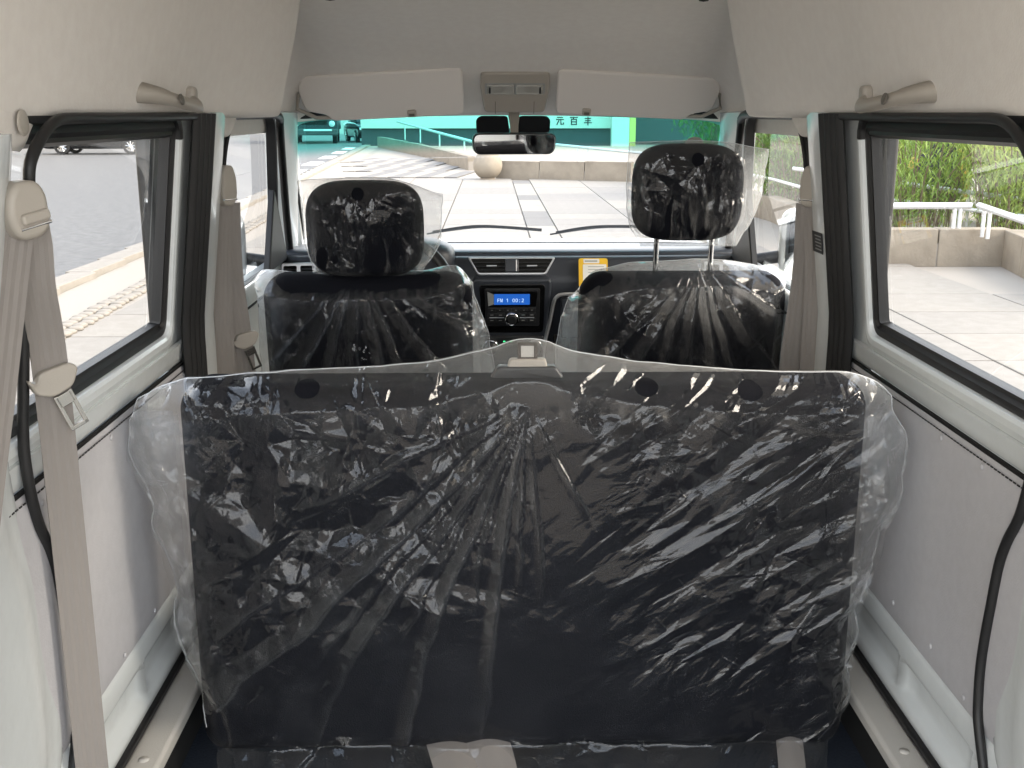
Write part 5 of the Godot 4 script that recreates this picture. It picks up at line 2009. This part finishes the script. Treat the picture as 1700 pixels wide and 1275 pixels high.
	# grey tarpaulin with a yellow edge hung among the bamboo
	var tp := thing("tarpaulin", "grey tarpaulin with a yellow edge hanging among the bamboo", "tarpaulin")
	var tx := Transform3D(Basis(Vector3.UP, -0.3), Vector3(6.05, 0.50, -14.9))
	mb = MB.new()
	mb.prism(rpoly([Vector2(-0.36, 0.45), Vector2(0.02, 0.80), Vector2(0.22, 0.62), Vector2(0.34, 0.10), Vector2(0.20, -0.2), Vector2(-0.1, -0.1), Vector2(-0.2, 0.2)], 0.08), -0.02, 0.02, 0.01, tx)
	part(tp, "sheet", mb, M.shop_grey)
	mb = MB.new()
	mb.prism(rpoly([Vector2(0.20, 0.64), Vector2(0.30, 0.60), Vector2(0.42, 0.05), Vector2(0.30, -0.15), Vector2(0.32, 0.10)], 0.02), -0.02, 0.025, 0.01, tx)
	mb.prism(rpoly([Vector2(-0.44, 0.38), Vector2(-0.36, 0.52), Vector2(-0.26, 0.48), Vector2(-0.36, 0.34)], 0.03), -0.02, 0.025, 0.01, tx)
	part(tp, "yellow_edge", mb, M.shop_yellow)
	base_at(tp, Vector3(6.05, 0.3, -14.9))
	# pale office block across the road
	var ob := thing("office_block", "pale wall of a long building across the road, behind the black car", "building")
	mb = MB.new()
	mb.rbox(Vector3(-27.0, 7.0, -26.0), Vector3(5.0, 14.2, 120.0), 0.05)
	part(ob, "wall", mb, M.shop_cream)
	var wn := MB.new()
	wn.rbox(Vector3.ZERO, Vector3(0.12, 1.7, 2.4), 0.03, Basis.IDENTITY, 1)
	var wm := wn.mesh(M.car_glass)
	for f in 4:
		for k in 28:
			inst(ob, "window", wm, Vector3(-24.48, 2.2 + f * 3.3, -83.0 + k * 4.2))
	base_at(ob, Vector3(-24.5, -0.04, -26.0))
	_trees(rg)

func _parapet(label: String, pts: Array, pw: float, rg: RandomNumberGenerator) -> void:
	var p := thing("parapet", label, "wall", "stone parapets")
	for k in pts.size() - 1:
		var a := Vector3(pts[k][0], 0, pts[k][1])
		var b := Vector3(pts[k + 1][0], 0, pts[k + 1][1])
		var len := a.distance_to(b)
		var n := maxi(1, int(round(len / pw)))
		var dir := (b - a).normalized()
		var bs := Basis(dir, Vector3.UP, dir.cross(Vector3.UP))
		for j in n:
			var u := (j + 0.5) / n
			var h: float = lerpf(pts[k][2], pts[k + 1][2], u)
			var mb := MB.new()
			mb.rbox(a.lerp(b, u) + Vector3(0, h / 2 - 0.03, 0), Vector3(len / n - 0.014, h, 0.22 + rg.randf_range(-0.004, 0.004)), 0.012, bs, 1)
			part(p, "stone_panel", mb, M.wall_stone)
		var cm := MB.new()
		cm.rbox(a.lerp(b, 0.5) + Vector3(0, 0.1, 0), Vector3(len, 0.25, 0.19), 0.004, bs, 1)
		part(p, "core", cm, M.bedding)
	base_at(p, Vector3(pts[0][0], 0, pts[0][1]))

func _rail(label: String, pts: Array, r: float, foot: float, posts: Array) -> void:
	var o := thing("handrail", label, "handrail", "white handrails")
	var path := []
	for q in pts: path.append(Vector3(q[0], q[2], q[1]))
	var mb := MB.new()
	mb.tube(path, r, 12)
	part(o, "rail", mb, M.rail_steel)
	var tot := 0.0
	for k in path.size() - 1: tot += path[k].distance_to(path[k + 1])
	for u in posts:
		var run: float = u * tot
		for k in path.size() - 1:
			var l: float = path[k].distance_to(path[k + 1])
			if run <= l:
				var at: Vector3 = path[k].lerp(path[k + 1], run / l)
				mb = MB.new()
				mb.tube([Vector3(at.x, foot - 0.05, at.z), at], r * 0.62, 10)
				part(o, "post", mb, M.rail_steel)
				break
			run -= l
	base_at(o, Vector3(pts[0][0], foot, pts[0][1]))

func _car(label: String, at: Vector3, turn: float, sc: float) -> void:
	var c := thing("parked_car", label, "car", "parked cars")
	var mb := MB.new()
	# side outline in (length, height); the car faces +x of its outline
	var body := rpoly([Vector2(-2.2, 0.30), Vector2(-2.25, 0.75), Vector2(-2.1, 0.95), Vector2(-1.3, 1.02), Vector2(0.75, 0.98), Vector2(1.9, 0.85), Vector2(2.2, 0.68), Vector2(2.2, 0.32), Vector2(1.95, 0.22), Vector2(-2.0, 0.22)], 0.15)
	var cabin := rpoly([Vector2(-1.75, 0.95), Vector2(-1.05, 1.42), Vector2(0.05, 1.46), Vector2(0.95, 0.95)], 0.2)
	var bx := Transform3D(Basis(Vector3.BACK, Vector3.UP, Vector3.LEFT), Vector3.ZERO)
	mb.prism(body, 0.0, 0.88, 0.12, bx)
	mb.prism(body, 0.0, 0.88, 0.12, Transform3D(Basis(Vector3.BACK, Vector3.UP, Vector3.RIGHT), Vector3.ZERO))
	part(c, "body", mb, M.car_black)
	mb = MB.new()
	mb.prism(cabin, 0.0, 0.74, 0.10, bx)
	mb.prism(cabin, 0.0, 0.74, 0.10, Transform3D(Basis(Vector3.BACK, Vector3.UP, Vector3.RIGHT), Vector3.ZERO))
	part(c, "cabin", mb, M.car_glass)
	mb = MB.new()
	mb.rbox(Vector3(0, 1.45, -0.5), Vector3(1.2, 0.05, 1.2), 0.02)
	part(c, "roof", mb, M.car_black)
	for s: float in [-1.0, 1.0]:
		for z: float in [-1.35, 1.35]:
			mb = MB.new()
			var wx_ := Transform3D(Basis(Vector3.BACK, -s * PI / 2), Vector3(s * 0.80, 0.32, z))
			mb.lathe([Vector2(0.20, 0.10), Vector2(0.30, 0.10), Vector2(0.32, 0.06), Vector2(0.32, -0.1)], wx_, 28)
			var w := part(c, "wheel", mb, M.rubber)
			mb = MB.new()
			for k in 9:
				var a := TAU * k / 9
				mb.tube([wx_ * Vector3(0, 0.10, 0), wx_ * Vector3(cos(a) * 0.205, 0.09, sin(a) * 0.205)], 0.022, 6)
			part(w, "rim", mb, M.chrome)
		mb = MB.new()
		mb.rbox(Vector3(s * 0.62, 0.68, 2.14), Vector3(0.40, 0.14, 0.10), 0.04)
		part(c, "headlight", mb, M.car_plate)
		mb = MB.new()
		mb.rbox(Vector3(s * 0.881, 0.80, -0.1), Vector3(0.012, 0.03, 3.6), 0.004)
		part(c, "side_strip", mb, M.chrome)
	mb = MB.new()
	mb.rbox(Vector3(0, 0.50, 2.21), Vector3(0.60, 0.15, 0.02), 0.01)
	part(c, "number_plate", mb, M.car_plate)
	mb = MB.new()
	mb.rbox(Vector3(0, 0.66, 2.18), Vector3(0.8, 0.10, 0.04), 0.02)
	part(c, "grille", mb, M.gap_black)
	c.position = at
	c.rotation.y = turn
	c.scale = Vector3.ONE * sc

func _truck(label: String, at: Vector3, turn: float) -> void:
	var c := thing("parked_truck", label, "truck")
	var mb := MB.new()
	mb.prism(rpoly([Vector2(-2.0, 0.55), Vector2(-2.0, 2.7), Vector2(-0.35, 2.7), Vector2(0.0, 1.6), Vector2(0.05, 0.55)], 0.12), -1.25, 1.25, 0.08, Transform3D(Basis(Vector3.BACK, Vector3.UP, Vector3.LEFT), Vector3.ZERO))
	part(c, "cab", mb, M.truck_paint)
	mb = MB.new()
	mb.rbox(Vector3(0, 2.12, -0.14), Vector3(2.2, 0.85, 0.06), 0.02, Basis(Vector3.RIGHT, -0.31))
	part(c, "windscreen", mb, M.car_glass)
	mb = MB.new()
	mb.rbox(Vector3(0, 0.62, 0.10), Vector3(2.5, 0.34, 0.25), 0.05)
	part(c, "bumper", mb, M.shop_grey)
	mb = MB.new()
	mb.rbox(Vector3(0.2, 0.72, 0.24), Vector3(1.5, 0.10, 0.03), 0.02)
	part(c, "bumper_bar", mb, M.car_plate)
	mb = MB.new()
	mb.rbox(Vector3(0, 1.18, 0.05), Vector3(1.4, 0.35, 0.06), 0.03)
	part(c, "grille", mb, M.gap_black)
	for s: float in [-1.0, 1.0]:
		mb = MB.new()
		mb.lathe([Vector2(0.0, 0.03), Vector2(0.14, 0.02), Vector2(0.16, 0.0)], Transform3D(Basis(Vector3.RIGHT, PI / 2), Vector3(s * 0.95, 1.05, 0.06)), 20, true)
		part(c, "headlight", mb, M.car_plate)
		mb = MB.new()
		mb.rbox(Vector3(s * 1.42, 1.9, -0.1), Vector3(0.2, 0.4, 0.12), 0.04)
		part(c, "wing_mirror", mb, M.gap_black)
		for z: float in [-0.9, -3.9]:
			mb = MB.new()
			mb.lathe([Vector2(0.0, 0.14), Vector2(0.25, 0.14), Vector2(0.42, 0.13), Vector2(0.45, 0.08), Vector2(0.45, -0.12)], Transform3D(Basis(Vector3.BACK, -s * PI / 2), Vector3(s * 1.06, 0.45, z)), 24)
			part(c, "wheel", mb, M.rubber)
	mb = MB.new()
	mb.rbox(Vector3(0, 1.75, -4.3), Vector3(2.45, 2.1, 4.3), 0.04)
	part(c, "load_box", mb, M.truck_paint)
	c.position = at
	c.rotation.y = turn

func _trees(rg: RandomNumberGenerator) -> void:
	# three kinds of foliage mass made of separate leaves on arching stems
	var protos := []
	for kind in 3:
		var leaves := [MB.new(), MB.new()]
		var stems := MB.new()
		for s in 46:
			var a := rg.randf() * TAU
			var rad := sqrt(rg.randf()) * 0.55
			var foot := Vector3(cos(a) * rad, 0, sin(a) * rad)
			var lean := Vector3(cos(a) * rg.randf_range(0.2, 1.0), 0, sin(a) * rg.randf_range(0.2, 1.0))
			var h := rg.randf_range(1.2, 2.7)
			var path := []
			for k in 7:
				var u := k / 6.0
				path.append(foot + Vector3.UP * h * (u - 0.18 * u * u * u) + lean * u * u * 0.8)
			stems.tube(path, 0.011, 5)
			for k in 120:
				var u := pow(rg.randf_range(0.10, 1.05), 0.75)
				var f := u * 6.0
				var i0 := clampi(int(f), 0, 5)
				var p: Vector3 = path[i0].lerp(path[i0 + 1], f - i0) + Vector3(rg.randfn(), rg.randfn() * 0.7, rg.randfn()) * 0.14
				var d := Vector3(rg.randfn(), -0.5 - rg.randf() * 0.8, rg.randfn()).normalized()
				var side := d.cross(Vector3(rg.randfn(), 1.0, rg.randfn())).normalized()
				var nn := side.cross(d).normalized()
				if nn.y < 0: nn = -nn
				var l := rg.randf_range(0.06, 0.13)
				var w := rg.randf_range(0.006, 0.013)
				var g: MB = leaves[0 if rg.randf() < 0.6 else 1]
				var b0 := g.v.size()
				g.vert(p, nn); g.vert(p + d * l * 0.45 + side * w, nn); g.vert(p + d * l - Vector3.UP * 0.03, nn); g.vert(p + d * l * 0.45 - side * w, nn)
				g.quad(b0, b0 + 1, b0 + 2, b0 + 3)
		protos.append([leaves[0].mesh(M["leaf_%d" % kind]), leaves[1].mesh(M["leaf_%d" % [1, 3, 0][kind]]), stems.mesh(M.bark)])
	var spots := [[5.6, -14.6, 0.95, 0, "tall bamboo clump straight behind the thick handrail tube"], [6.6, -13.8, 0.9, 1, "pale green bamboo clump behind the handrail corner"], [7.7, -13.2, 1.0, 0, "bamboo clump beyond the sloping handrail"], [5.0, -17.4, 1.1, 2, "dark green clump behind the side parapet's rail"], [6.4, -16.8, 1.2, 1, "tall pale clump in the second row behind the handrails"], [8.0, -16.2, 1.25, 2, "dark leafy clump in the second row past the corner"], [9.6, -14.6, 1.2, 1, "outermost pale clump beyond the sloping handrail"], [5.6, -21.5, 1.5, 2, "tall dark clump seen through the passenger's front window"], [7.6, -21.5, 1.6, 0, "big green clump behind the second row"], [10.2, -19.5, 1.6, 1, "big pale clump at the back of the greenery"], [6.6, -29.5, 1.7, 2, "far dark clump seen past the raised headrest"], [9.4, -27.0, 1.8, 0, "far green clump behind all others"]]
	for s in spots:
		var o := thing("bamboo", s[4], "bush", "greenery beyond the handrails")
		inst(o, "foliage", protos[s[3]][0], Vector3.ZERO)
		inst(o, "light_foliage", protos[s[3]][1], Vector3.ZERO)
		inst(o, "stem", protos[s[3]][2], Vector3.ZERO)
		o.position = Vector3(s[0], -0.04, s[1])
		o.rotation.y = rg.randf() * TAU
		o.scale = Vector3.ONE * s[2]

# three brush-stroke characters on the sign band, each stroke a raised bar: [x0, y0, x1, y1] in character heights
func _sign_marks(sh: Node3D) -> void:
	var chars := [[[-0.3, 0.42, 0.3, 0.42], [-0.42, 0.18, 0.42, 0.18], [-0.08, 0.18, -0.36, -0.42], [0.1, 0.18, 0.12, -0.36], [0.12, -0.38, 0.42, -0.36], [0.42, -0.36, 0.42, -0.22]], [[-0.42, 0.42, 0.42, 0.42], [0.0, 0.42, -0.1, 0.2], [-0.3, 0.2, 0.3, 0.2], [-0.3, 0.2, -0.3, -0.42], [0.3, 0.2, 0.3, -0.42], [-0.3, -0.1, 0.3, -0.1], [-0.3, -0.4, 0.3, -0.4]], [[-0.34, 0.3, 0.34, 0.3], [-0.28, 0.04, 0.28, 0.04], [-0.42, -0.2, 0.42, -0.2], [0.0, 0.46, 0.0, -0.46]]]
	for k in 3:
		var mb := MB.new()
		for s in chars[k]:
			var a := Vector2(s[0], s[1]) * 0.42
			var b := Vector2(s[2], s[3]) * 0.42
			var d := b - a
			mb.rbox(Vector3(3.40 + k * 0.7 + (a.x + b.x) / 2, 1.19 + (a.y + b.y) / 2, -55.765), Vector3(d.length() + 0.04, 0.045, 0.02), 0.004, Basis(Vector3.BACK, d.angle()), 1)
		part(sh, "sign_character", mb, M.print_black)
